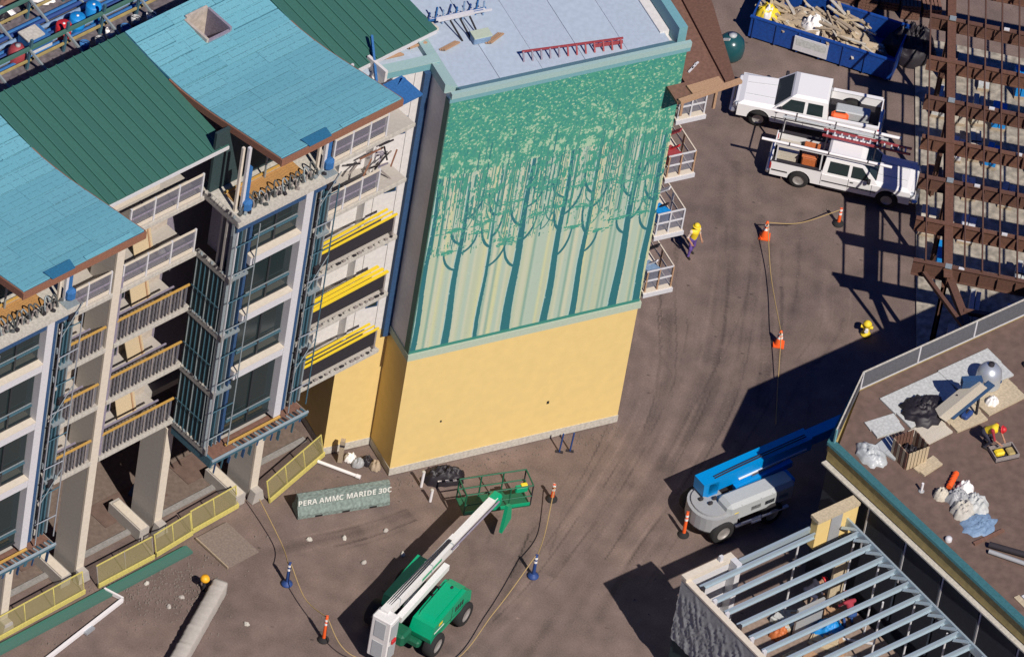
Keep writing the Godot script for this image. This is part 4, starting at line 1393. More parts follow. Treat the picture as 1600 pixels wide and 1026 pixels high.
func build_steel_frame():
	var b := thing("steel_framework", "open frame of rust brown steel girders and thin purlins", "steel frame", S_AT, -2.5)
	var rows := [0.0, -2.45, -4.9, -7.2, -9.55, -11.9, -14.4, -16.8]
	for i in rows.size():
		var z: float = rows[i]
		var lx := -0.083 * absf(z)
		var g = i_beam(b, "girder", Vector3(lx, 5.05, z), Vector3(8.5, 5.05, z - 0.1), 0.56 if i else 0.66, 0.20, "steel" if i % 2 else "steel_b")
		for k in 10:
			var x := lx + 0.5 + k * 0.72
			bc(g, "stiffener", Vector3(x, 5.05, z + 0.07), Vector3(0.03, 0.5, 0.1), "steel_b")
		if i % 2 == 0:
			var cx := 1.39 - 0.117 * absf(z)
			for x in [cx, cx + 5.5]:
				i_beam(b, "column", Vector3(x, 0.0, z - 0.2), Vector3(x, 4.75, z - 0.2), 0.24, 0.22, "steel_b")
				bc(b, "base_plate", Vector3(x, 0.02, z - 0.2), Vector3(0.5, 0.04, 0.5), "steel_b")
			bc(b, "bolt_plate", Vector3(cx, 5.42, z), Vector3(0.26, 0.04, 0.26), "stud_pale")
		for k in 3:
			if (i + k) % 2 == 0:
				bc(b, "clip", Vector3(1.9 + k * 1.4, 5.42, z), Vector3(0.22, 0.07, 0.12), "frame_white")
	i_beam(b, "main_beam", Vector3(1.45, 5.02, 0.5), Vector3(-0.75, 5.02, -18.0), 0.5, 0.34, "steel")
	for o in [-0.92, 0.62, 1.32, 2.0, 2.7, 3.4, 4.1, 4.8, 5.5]:
		for i in rows.size() - 1:
			var z0: float = rows[i]
			var z1: float = rows[i + 1]
			var xa: float = 1.39 + o - 0.117 * absf(z0)
			var xb: float = 1.39 + o - 0.117 * absf(z1)
			bar(b, "purlin", Vector3(xa, 5.46, z0 - 0.02), Vector3(xb, 5.46, z1 + 0.02), 0.12, 0.055, "steel_b")
	# second line of beams low down, and diagonal bracing at the near end
	bar(b, "brace", Vector3(0.5, 5.0, 0.2), Vector3(2.6, 4.9, 2.9), 0.16, 0.16, "steel_b")
	bar(b, "brace", Vector3(1.5, 5.0, 0.2), Vector3(2.7, 4.9, 2.9), 0.24, 0.3, "steel_b")
	bar(b, "brace", Vector3(2.3, 5.0, 1.9), Vector3(6.0, 5.0, 1.7), 0.2, 0.2, "steel_b")
	i_beam(b, "column", Vector3(2.7, 0.0, 2.9), Vector3(2.7, 5.1, 2.9), 0.26, 0.24, "steel_b")
	put(b, "floor_slab", prism_mesh(pv([0.9, -0.6, 9.0, -0.6, 9.0, -19.0, -1.6, -19.0]), "xz", -0.1, 0.06), "slab_pale")
	# goods stored under the frame
	var rr := RandomNumberGenerator.new()
	rr.seed = 515
	var cc := [["sheet_pale", "pale shrink-wrapped pallet of goods"], ["lumber_c", "pallet of bleached timber"], ["blue_bright", "pallet under a bright blue cover"], ["frame_white", "pallet of white boxes"], ["plywood", "pallet of brown panels"]]
	for k in 56:
		var row := k % 8
		var col := k / 8
		if rr.randf() < 0.45:
			continue
		var q: Array = cc[[0, 1, 3, 4, 0, 1, 2, 3, 0][rr.randi() % 9]]
		var t := thing("goods_pallet", q[1] + " under the steel frame", "pallet", sw((2.3 if row == 0 else 0.6 - 0.1 * row) + col * 0.78 + rr.randf_range(-0.1, 0.1), 0.062, -0.9 - row * 2.3 - rr.randf_range(0, 0.5)), rr.randf_range(-8, 8), "goods under the steel frame: " + q[1])
		var h := rr.randf_range(0.15, 0.7)
		var hw := rr.randf_range(0.22, 0.33)
		bx(t, "pallet", -hw, hw, 0.0, 0.13, -0.6, 0.6, "lumber_b")
		for j in 2:
			bx(t, "bundle", -hw + 0.02 + j * hw, -0.02 + j * hw, 0.132, 0.13 + h - 0.1 * (j % 2), -0.58, 0.58, q[0])
		if k % 3 == 0:
			bar(t, "strap", Vector3(-hw + 0.02, 0.15 + h, 0.2), Vector3(hw - 0.02, 0.15 + h, 0.2), 0.02, 0.06, "charcoal")
	var bt := thing("blue_tarp_heap", "blue tarpaulin and rubbish heap below the near steel brace", "tarpaulin", sw(2.9, 0.062, -1.0), 0.0)
	put(bt, "tarpaulin", heap_mesh(1.1, 0.8, 0.7, 71), "blue_bright")
	var st := thing("scrap_timber", "bleached scrap timber leaning on the blue tarpaulin heap", "timber", sw(4.0, 0.062, -1.0), 0.0)
	for k in 7:
		bar(st, "stick", Vector3(rr.randf_range(-0.7, 0.7), 0.1, rr.randf_range(-0.5, 0.5)), Vector3(rr.randf_range(-0.9, 0.9), rr.randf_range(0.3, 0.8), rr.randf_range(-0.5, 0.5)), 0.07, 0.1, "lumber_c")

# ------------------------------------------------------------------ block behind the apartments (top left)
func build_rear_block():
	var b := thing("rear_walkway", "concrete walkway with olive rails and blue pipes behind the green roof", "walkway", Vector3(-14.608, 0, 17.669), 48.3)
	bx(b, "wall", -10.0, 16.0, 0.0, 17.6, -20.0, -7.4, "concrete_dark")
	bx(b, "slab", -10.0, 16.0, 17.6, 18.0, -20.0, -7.05, "walkway_grey")
	bx(b, "edge_wall", -10.0, 16.0, 17.6, 18.5, -7.0, -6.85, "blue_trim")
	for z in [-8.75, -10.9]:
		bar(b, "rail", Vector3(-8, 19.0, z), Vector3(15, 19.0, z), 0.12, 0.12, "green_strip")
		bar(b, "rail", Vector3(-8, 18.4, z), Vector3(15, 18.4, z), 0.08, 0.08, "olive_wall")
		for k in 12:
			var x := -6.0 + k * 1.75
			bar(b, "post", Vector3(x, 18.0, z), Vector3(x + 0.1, 19.4, z), 0.1, 0.1, "stud_blue")
			bar(b, "strut", Vector3(x, 19.0, z), Vector3(x + 0.5, 18.0, z + 0.9), 0.08, 0.08, "stud_pale")
	for k in 7:
		rod(b, "blue_pipe", Vector3(-6.0 + k, 18.12 + 0.05 * (k % 3), -9.1 - 0.24 * k), Vector3(11.0 + k * 0.4, 18.12 + 0.05 * (k % 3), -9.1 - 0.24 * k), 0.09, ["blue_sheet", "blue_pale", "post_blue"][k % 3])
	for k in 9:
		bc(b, "stub", Vector3(-4.0 + k * 1.9, 18.2, -7.9 + 0.2 * (k % 2)), Vector3(0.16, 0.5, 0.16), "blue_trim")
	var lt := Transform3D(Basis(Vector3.UP, deg_to_rad(48.3)), Vector3(-14.608, 0, 17.669))
	var items := [[4.9, -9.3, "red", "shiny red drum on the walkway between blue drums and pale crate"], [5.6, -9.35, "blue_bright", "bright blue drum next to the red drum"], [6.5, -9.5, "blue_bright", "bright blue drum at the end of the row by the olive rail"]]
	for it in items:
		var d := thing("drum", it[3], "drum", lt * Vector3(it[0], 18.0, it[1]), 0.0, "drums on the rear walkway")
		put(d, "shell", lathe_mesh([[0.0, 0.0], [0.28, 0.0], [0.30, 0.05], [0.29, 0.3], [0.31, 0.33], [0.29, 0.36], [0.30, 0.72], [0.26, 0.76], [0.0, 0.77]], 18), it[2])
		put(d, "bung", lathe_mesh([[0.05, 0.76], [0.05, 0.8], [0.0, 0.8]], 8), "reflect_white")
	var cr := thing("walkway_crate", "pale and blue crate on the rear walkway beside a dull red tank", "crate", lt * Vector3(3.7, 18.0, -9.5), 48.0)
	for k in 4:
		bx(cr, "slat", -0.5, 0.5, 0.06 + k * 0.16, 0.18 + k * 0.16, 0.40, 0.44, "frame_white" if k % 2 else "blue_sheet")
	bx(cr, "box", -0.48, 0.48, 0.0, 0.66, -0.4, 0.395, "blue_sheet")
	bx(cr, "lid", -0.5, 0.3, 0.662, 0.72, -0.42, 0.2, "slab_edge")
	var rt := thing("dull_red_tank", "dull red rounded tank on the rear walkway", "tank", lt * Vector3(2.7, 18.0, -9.3), 48.0)
	put(rt, "shell", lathe_mesh([[0.0, 0.0], [0.34, 0.0], [0.36, 0.1], [0.36, 0.5], [0.25, 0.72], [0.0, 0.78]], 18), "red_dull")
	put(rt, "lid", lathe_mesh([[0.1, 0.76], [0.1, 0.83], [0.0, 0.84]], 10), "lift_grey")
	var rr := RandomNumberGenerator.new()
	rr.seed = 919
	for k in 60:
		var c := k % 4
		var nm: String = ["pale rag", "dark purple scrap", "brown board scrap", "teal sheet scrap"][c]
		var t := thing("walkway_scrap", nm + " among clutter beyond the far olive rail", "scrap", lt * Vector3(rr.randf_range(-1.0, 9.0), 18.0, rr.randf_range(-14.0, -11.3)), rr.randf() * 180, "clutter beyond the far rail: " + nm)
		put(t, "heap", heap_mesh(rr.randf_range(0.25, 0.6), rr.randf_range(0.2, 0.5), rr.randf_range(0.1, 0.4), 200 + k), ["reflect_white", "black_plastic", "plywood", "blue_pale"][c])
	for k in 6:
		var t := thing("walkway_bucket", ["blue", "grey", "white"][k % 3] + " bucket standing on the near strip of the rear walkway", "bucket", lt * Vector3(5.2 + k * 0.62, 18.0, -8.4 + 0.15 * (k % 2)), 0.0, ["blue", "grey", "white"][k % 3] + " buckets on the rear walkway")
		put(t, "tub", lathe_mesh([[0.0, 0.02], [0.15, 0.02], [0.19, 0.35], [0.17, 0.35], [0.13, 0.05], [0.0, 0.05]], 12), ["blue_sheet", "lift_grey", "reflect_white"][k % 3])
		put(t, "handle", tube_mesh([Vector3(-0.18, 0.33, 0), Vector3(-0.1, 0.45, 0.05), Vector3(0.1, 0.45, 0.05), Vector3(0.18, 0.33, 0)], 0.012), "charcoal")

# ------------------------------------------------------------------ vehicles
func arch_profile(x0: float, x1: float, y0: float, y1: float, wx: float) -> PackedVector2Array:
	var p := PackedVector2Array()
	p.append(Vector2(x0, y1))
	p.append(Vector2(x0, y0))
	p.append(Vector2(wx - 0.47, y0))
	for k in range(1, 10):
		var an := PI - PI * k / 10.0
		p.append(Vector2(wx + 0.47 * cos(an), y0 + 0.5 * sin(an)))
	p.append(Vector2(wx + 0.47, y0))
	p.append(Vector2(x1, y0))
	p.append(Vector2(x1, y1))
	return p

func hull(st: SurfaceTool, lo: Array, hi: Array):
	quad(st, hi[0], hi[1], hi[2], hi[3], Vector3.UP)
	for k in 4:
		var a: Vector3 = lo[k]
		var b: Vector3 = lo[(k + 1) % 4]
		var c: Vector3 = hi[(k + 1) % 4]
		var d: Vector3 = hi[k]
		var n := (b - a).cross(d - a).normalized()
		var ct: Vector3 = (lo[0] + lo[2]) * 0.5
		if n.dot((a + b) * 0.5 - ct) < 0:
			n = -n
		quad(st, a, b, c, d, n)

func wheel(p: Node, at: Vector3, r: float, w: float, out: float, rim := "rim", called := "wheel"):
	var wn := Node3D.new()
	wn.name = numbered(called, p)
	p.add_child(wn)
	wn.position = at
	var bs := Basis(Vector3(1, 0, 0), PI / 2 * out)
	put(wn, "tyre", lathe_mesh([[r * 0.58, -w / 2], [r * 0.9, -w / 2], [r, -w * 0.36], [r, w * 0.36], [r * 0.9, w / 2], [r * 0.58, w / 2]], 22), "rubber", Transform3D(bs, Vector3.ZERO))
	put(wn, "rim", lathe_mesh([[r * 0.6, w * 0.45], [r * 0.52, w * 0.40], [r * 0.46, w * 0.28], [r * 0.18, w * 0.34], [0.0, w * 0.36]], 18), rim, Transform3D(bs, Vector3.ZERO))

func pickup(t: Node3D, crew: bool):
	# forward is +x; half width 0.97
	var wf := 1.85
	var wr := -1.75
	var fb := arch_profile(-0.9, 2.75, 0.42, 1.02, wf)
	put(t, "front_body", prism_mesh(fb, "xy", -0.97, 0.97), "paint_white")
	for s in [-1.0, 1.0]:
		put(t, "bed_side", prism_mesh(arch_profile(-2.95, -0.905, 0.42, 1.12, wr), "xy", s * 0.97, s * 0.84), "paint_white")
		bx(t, "bed_rail", -2.95, -0.93, 1.122, 1.15, s * 0.80, s * 0.97, "charcoal" if crew else "paint_white")
		for wx in [wf, wr]:
			wheel(t, Vector3(wx, 0.4, s * 0.84), 0.40, 0.26, s)
	bx(t, "bed_floor", -2.93, -0.92, 0.62, 0.70, -0.84, 0.84, "charcoal")
	bx(t, "tailgate", -3.0, -2.952, 0.55, 1.13, -0.9, 0.9, "paint_white")
	rb(t, "rear_bumper", Vector3(-3.05, 0.5, 0), Vector3(0.16, 0.2, 1.86), 0.05, "chrome")
	# nose and hood
	var st := SurfaceTool.new()
	st.begin(Mesh.PRIMITIVE_TRIANGLES)
	hull(st, [Vector3(1.15, 1.022, -0.96), Vector3(2.74, 1.022, -0.94), Vector3(2.74, 1.022, 0.94), Vector3(1.15, 1.022, 0.96)], [Vector3(1.2, 1.18, -0.82), Vector3(2.55, 1.10, -0.76), Vector3(2.55, 1.10, 0.76), Vector3(1.2, 1.18, 0.82)])
	put(t, "hood", st.commit(), "paint_white")
	put(t, "nose", prism_mesh(pv([2.752, 0.45, 2.92, 0.5, 2.95, 0.8, 2.86, 1.0, 2.752, 1.02]), "xy", -0.76, 0.76), "paint_white")
	rb(t, "grille", Vector3(2.95, 0.84, 0), Vector3(0.06, 0.24, 1.1), 0.02, "charcoal")
	rb(t, "front_bumper", Vector3(2.92, 0.52, 0), Vector3(0.3, 0.24, 1.84), 0.1, "chrome")
	for s in [-1.0, 1.0]:
		rb(t, "headlight", Vector3(2.76, 0.88, s * 0.80), Vector3(0.24, 0.2, 0.26), 0.06, "galv")
		rb(t, "taillight", Vector3(-2.96, 0.88, s * 0.9), Vector3(0.1, 0.34, 0.16), 0.03, "tail_red")
		rb(t, "mirror", Vector3(1.02, 1.28, s * 1.1), Vector3(0.14, 0.2, 0.22), 0.04, "charcoal")
	for s in [-1.0, 1.0]:
		bx(t, "side_moulding", -2.9, -2.25, 0.66, 0.72, s * 0.965, s * 0.982, "charcoal")
		bx(t, "side_moulding", -0.85, 1.35, 0.66, 0.71, s * 0.965, s * 0.982, "charcoal")
		bx(t, "fender_gap", 1.16, 1.175, 0.5, 1.02, s * 0.96, s * 0.976, "charcoal")
	bx(t, "number_plate", -3.145, -3.13, 0.46, 0.58, -0.16, 0.16, "sheet_pale")
	bar(t, "hood_line", Vector3(1.25, 1.185, -0.4), Vector3(2.5, 1.112, -0.34), 0.012, 0.02, "lift_pale")
	bar(t, "hood_line", Vector3(1.25, 1.185, 0.4), Vector3(2.5, 1.112, 0.34), 0.012, 0.02, "lift_pale")
	bx(t, "cowl_grille", 1.14, 1.3, 1.17, 1.195, -0.8, 0.8, "charcoal")
	# cab with glazing
	var back := -0.9
	st = SurfaceTool.new()
	st.begin(Mesh.PRIMITIVE_TRIANGLES)
	var l := [Vector3(back, 1.02, -0.95), Vector3(1.42, 1.02, -0.95), Vector3(1.42, 1.02, 0.95), Vector3(back, 1.02, 0.95)]
	var m := [Vector3(back + 0.08, 1.78, -0.78), Vector3(0.66, 1.78, -0.78), Vector3(0.66, 1.78, 0.78), Vector3(back + 0.08, 1.78, 0.78)]
	var h := [Vector3(back + 0.18, 1.87, -0.66), Vector3(0.5, 1.87, -0.66), Vector3(0.5, 1.87, 0.66), Vector3(back + 0.18, 1.87, 0.66)]
	hull(st, l, m)
	hull(st, m, h)
	put(t, "cab", st.commit(), "paint_white")
	var pane := func(called: String, a: Vector3, b: Vector3, c: Vector3, d: Vector3, n: Vector3):
		var s2 := SurfaceTool.new()
		s2.begin(Mesh.PRIMITIVE_TRIANGLES)
		var o := n.normalized() * 0.012
		quad(s2, a + o, b + o, c + o, d + o, n.normalized())
		put(t, called, s2.commit(), "glass")
	pane.call("windscreen", Vector3(1.36, 1.08, -0.84), Vector3(1.36, 1.08, 0.84), Vector3(0.72, 1.72, 0.70), Vector3(0.72, 1.72, -0.70), Vector3(0.76, 0.76, 0))
	pane.call("rear_window", Vector3(back + 0.01, 1.2, -0.7), Vector3(back + 0.01, 1.2, 0.7), Vector3(back + 0.06, 1.66, 0.62), Vector3(back + 0.06, 1.66, -0.62), Vector3(-1, 0.1, 0))
	for s in [-1.0, 1.0]:
		var nz := Vector3(0, 0.22, s)
		var zz := func(y: float) -> float: return s * (0.95 - 0.17 * (y - 1.02) / 0.76)
		var xm := 0.28 if crew else 0.1
		pane.call("side_window", Vector3(1.1, 1.14, zz.call(1.14)), Vector3(xm, 1.14, zz.call(1.14)), Vector3(xm, 1.66, zz.call(1.66)), Vector3(0.68, 1.66, zz.call(1.66)), nz)
		pane.call("side_window", Vector3(xm - 0.13, 1.14, zz.call(1.14)), Vector3(back + 0.22, 1.14, zz.call(1.14)), Vector3(back + 0.26, 1.66, zz.call(1.66)), Vector3(xm - 0.13, 1.66, zz.call(1.66)), nz)
		bx(t, "door_gap", xm - 0.07, xm - 0.055, 0.55, 1.05, s * 0.96, s * 0.976, "charcoal")
		bx(t, "door_gap", -0.9, -0.885, 0.5, 1.05, s * 0.96, s * 0.976, "charcoal")
		bx(t, "door_handle", xm + 0.0, xm + 0.14, 0.9, 0.94, s * 0.97, s * 0.99, "charcoal")
		bx(t, "sill", -0.85, 1.3, 0.34, 0.42, s * 0.8, s * 0.96, "charcoal")

func build_vehicles():
	# white pickup, nose to the building
	var a := thing("pickup_truck", "white pickup parked beside the blue dumpster, grey boards in its bed", "pickup truck", Vector3(10.15, 0, -15.0), 178.0)
	pickup(a, false)
	rb(a, "bed_box", Vector3(-1.85, 0.95, -0.1), Vector3(1.4, 0.42, 0.5), 0.04, "lift_pale")
	var ob := thing("orange_tool_bag", "orange bag lying in the bed of the pickup by the dumpster", "bag", Vector3(11.5, 0.705, -14.55), 0.0)
	rb(ob, "bag", Vector3(0, 0.2, 0), Vector3(0.7, 0.4, 0.36), 0.1, "cone_orange")
	bar(ob, "handle", Vector3(-0.2, 0.42, 0), Vector3(0.2, 0.44, 0), 0.03, 0.05, "charcoal")
	# white crew pickup with a rack
	var c := thing("pickup_truck", "white crew cab pickup carrying pipes and a red ladder on its rack", "pickup truck", Vector3(12.05, 0, -11.75), -4.0)
	pickup(c, true)
	var rk := Node3D.new()
	rk.name = "ladder_rack"
	c.add_child(rk)
	for s in [-1.0, 1.0]:
		bar(rk, "rail", Vector3(-2.9, 2.0, s * 0.86), Vector3(1.2, 2.0, s * 0.86), 0.07, 0.07, "frame_white")
		for x in [-2.8, -1.0]:
			bar(rk, "upright", Vector3(x, 1.15, s * 0.88), Vector3(x, 2.0, s * 0.86), 0.06, 0.06, "frame_white")
	for x in [-2.8, -1.0, 1.0]:
		bar(rk, "crossbar", Vector3(x, 2.06, -0.86), Vector3(x, 2.06, 0.86), 0.05, 0.05, "charcoal")
	var ct := Transform3D(Basis(Vector3.UP, deg_to_rad(-4.0)), Vector3(12.05, 0, -11.75))
	var pipes := [[0.92, -3.5, 1.8, 0.06, "pvc", "white pipe tied along the near side of the pickup rack"], [-0.86, -3.4, 1.9, 0.07, "pvc", "white pipe tied along the far side of the pickup rack"], [-0.62, -2.9, 1.4, 0.055, "lift_pale", "grey pipe next to the red ladder on the pickup rack"]]
	for q in pipes:
		var t := thing("rack_pipe", q[5], "pipe", ct * Vector3(0, 2.10, q[0]), -4.0)
		rod(t, "tube", Vector3(q[1], q[3], 0), Vector3(q[2], q[3], 0), q[3], q[4])
		for k in 3:
			rod(t, "strap", Vector3(-2.4 + k * 1.6, q[3], 0), Vector3(-2.35 + k * 1.6, q[3], 0), q[3] + 0.012, "charcoal")
	var ld := thing("red_ladder", "red and white ladder lying on the pickup rack", "ladder", ct * Vector3(0.3, 2.10, -0.25), -4.0)
	for s in [-0.17, 0.17]:
		bx(ld, "rail", -1.5, 2.1, 0.0, 0.09, s - 0.03, s + 0.03, "red_dull")
	for k in 12:
		bx(ld, "rung", -1.35 + k * 0.29, -1.29 + k * 0.29, 0.02, 0.06, -0.14, 0.14, "frame_white")
	var ch := thing("orange_chest", "orange plastic chest in the bed below the pickup rack", "chest", ct * Vector3(-1.5, 0.705, 0.2), -4.0)
	rb(ch, "box", Vector3(0, 0.35, 0), Vector3(0.6, 0.7, 0.9), 0.05, "orange_box")
	rb(ch, "lid", Vector3(0, 0.73, 0), Vector3(0.64, 0.07, 0.94), 0.02, "orange_box")
	var bd := thing("bed_boards", "cream boards stacked in the bed below the pickup rack", "boards", ct * Vector3(-2.35, 0.705, -0.1), -4.0)
	for k in 3:
		bx(bd, "board", -0.5, 0.4, 0.02 + k * 0.16, 0.16 + k * 0.16, -0.5 + k * 0.1, 0.4, "lumber_c")
	green_lift()
	blue_lift()
	dumpster()

func lift_chassis(t: Node3D, mat: String, hw: float, hl: float, off := 0.0):
	rb(t, "chassis", Vector3(0, 0.62, 0), Vector3(hl * 2.0, 0.34, hw * 1.5), 0.08, mat)
	for x in [off * 4.0 - hl, off + hl]:
		bar(t, "axle", Vector3(x, 0.5, -hw), Vector3(x, 0.5, hw), 0.2, 0.2, "charcoal")
		for s in [-1.0, 1.0]:
			wheel(t, Vector3(x, 0.52, s * hw), 0.52, 0.44, s, "rim")
	put(t, "turntable", lathe_mesh([[0.7, 0.8], [0.75, 0.85], [0.75, 0.95], [0.7, 1.0], [0.0, 1.0]], 20), "charcoal")

func green_lift():
	var t := thing("boom_lift", "green boom lift with long white boom and railed basket before the mural wall", "boom lift", Vector3(-1.77, 0, 17.08), 65.4)
	lift_chassis(t, "lift_green_dark", 1.3, 1.25, 0.15)
	# engine cowls on either side
	put(t, "engine_cowl", prism_mesh(pv([-1.05, 0.85, -1.15, 1.15, -0.95, 1.65, 1.3, 1.85, 1.75, 1.5, 1.8, 0.95]), "xy", 0.42, 1.38), "lift_green")
	put(t, "cowl_top", prism_mesh(pv([-0.8, 1.66, 1.28, 1.852, 1.5, 1.80, 1.1, 1.96, -0.6, 1.80]), "xy", 0.56, 1.22), "lift_green")
	put(t, "engine_cowl", prism_mesh(pv([-0.6, 0.9, -0.5, 1.5, 1.9, 1.7, 2.0, 1.0]), "xy", -1.15, -0.5), "lift_green")
	for p in [Vector3(1.0, 1.92, 0.9), Vector3(0.35, 1.76, 0.50), Vector3(0.8, 1.82, 0.50)]:
		rb(t, "latch", p, Vector3(0.16, 0.16, 0.1), 0.03, "charcoal")
	bx(t, "decal", -0.9, -0.2, 1.25, 1.32, 1.382, 1.386, "reflect_white")
	# boom: base section, inner section, lift cylinder
	var tilt := Basis(Vector3(0, 0, 1), -0.03)
	bc(t, "base_boom", Vector3(0.3, 2.42, -0.16), Vector3(5.2, 0.42, 0.34), "lift_white", tilt)
	bc(t, "riser_arm", Vector3(-0.1, 2.15, 0.26), Vector3(3.4, 0.28, 0.24), "lift_white", Basis(Vector3(0, 0, 1), 0.03))
	bc(t, "inner_boom", Vector3(4.0, 2.30, -0.16), Vector3(3.4, 0.36, 0.31), "lift_white", tilt)
	rod(t, "hydraulic_hose", Vector3(2.2, 2.52, 0.1), Vector3(5.6, 2.4, 0.1), 0.04, "lilac")
	rod(t, "lift_cylinder", Vector3(-0.6, 1.5, -0.16), Vector3(1.4, 2.2, -0.16), 0.09, "chrome")
	for k in 3:
		put(t, "hose", tube_mesh(curve([Vector3(-1.9, 2.68, -0.28 + 0.08 * k), Vector3(0.2, 2.70, -0.26 + 0.08 * k), Vector3(2.5, 2.62, -0.24 + 0.05 * k)], 6), 0.02), "charcoal")
	bx(t, "boom_decal", 0.2, 1.6, 2.34, 2.48, 0.012, 0.016, "lift_green")
	for x in [-1.4, 0.9, 2.4]:
		bc(t, "boom_band", Vector3(x, 2.42 - 0.03 * (x - 0.3), -0.16), Vector3(0.06, 0.44, 0.36), "lift_pale", tilt)
	bx(t, "cowl_gap", 0.35, 0.37, 0.95, 1.72, 1.378, 1.388, "charcoal")
	bx(t, "cowl_gap", -0.9, 1.6, 1.10, 1.115, 1.378, 1.388, "charcoal")
	for k in 4:
		bx(t, "vent", 0.6 + k * 0.16, 0.7 + k * 0.16, 1.25, 1.5, 1.378, 1.39, "charcoal")
	bx(t, "warning_label", -0.6, -0.35, 1.45, 1.58, 1.382, 1.388, "bright_yellow")
	# tail link with grey plates and red lamp
	rb(t, "tail_box", Vector3(-2.35, 1.55, -0.02), Vector3(0.62, 2.1, 0.86), 0.05, "lift_white")
	for y in [1.0, 2.05]:
		bx(t, "tail_plate", -2.68, -2.662, y - 0.42, y + 0.38, -0.26, 0.20, "lift_pale")
		bx(t, "tail_plate", -2.62, -2.1, y - 0.42, y + 0.38, 0.412, 0.43, "lift_pale")
	rb(t, "lamp", Vector3(-2.36, 1.52, 0.46), Vector3(0.28, 0.22, 0.08), 0.03, "red")
	rb(t, "counterweight", Vector3(-1.6, 1.15, 0.2), Vector3(0.7, 0.6, 0.9), 0.1, "lift_green_dark")
	# jib and basket
	rb(t, "boom_head", Vector3(5.75, 2.15, -0.18), Vector3(0.6, 0.6, 0.46), 0.1, "lift_green")
	bar(t, "jib", Vector3(5.8, 2.0, -0.2), Vector3(6.5, 1.15, -0.5), 0.22, 0.2, "lift_green")
	put(t, "jib_plate", prism_mesh(pv([5.9, 0.55, 6.5, 0.9, 6.35, 1.75, 6.05, 1.9]), "xy", 0.18, 0.32), "lift_green")
	var k := Node3D.new()
	k.name = "basket"
	t.add_child(k)
	k.position = Vector3(6.95, 0.72, -0.75)
	k.rotation.y = deg_to_rad(-40.0)
	bx(k, "floor", -1.35, 1.35, 0.0, 0.06, -0.45, 0.45, "lift_green_dark")
	bx(k, "toe_board", -1.35, 1.35, 0.062, 0.2, 0.42, 0.45, "lift_green")
	for y in [0.55, 1.1]:
		for s in [-0.44, 0.44]:
			rod(k, "rail", Vector3(-1.35, y, s), Vector3(1.35, y, s), 0.03, "lift_green_dark")
		for x in [-1.35, 1.35]:
			rod(k, "rail", Vector3(x, y, -0.44), Vector3(x, y, 0.44), 0.03, "lift_green_dark")
	for x in [-1.35, -0.45, 0.45, 1.35]:
		for s in [-0.44, 0.44]:
			rod(k, "post", Vector3(x, 0.06, s), Vector3(x, 1.1, s), 0.03, "lift_green_dark" if x < 1 else "charcoal")
	rb(k, "control_box", Vector3(0.9, 0.95, 0.36), Vector3(0.5, 0.3, 0.2), 0.04, "lift_green")
	rb(k, "control_panel", Vector3(1.0, 1.13, 0.34), Vector3(0.26, 0.06, 0.16), 0.02, "bright_yellow")

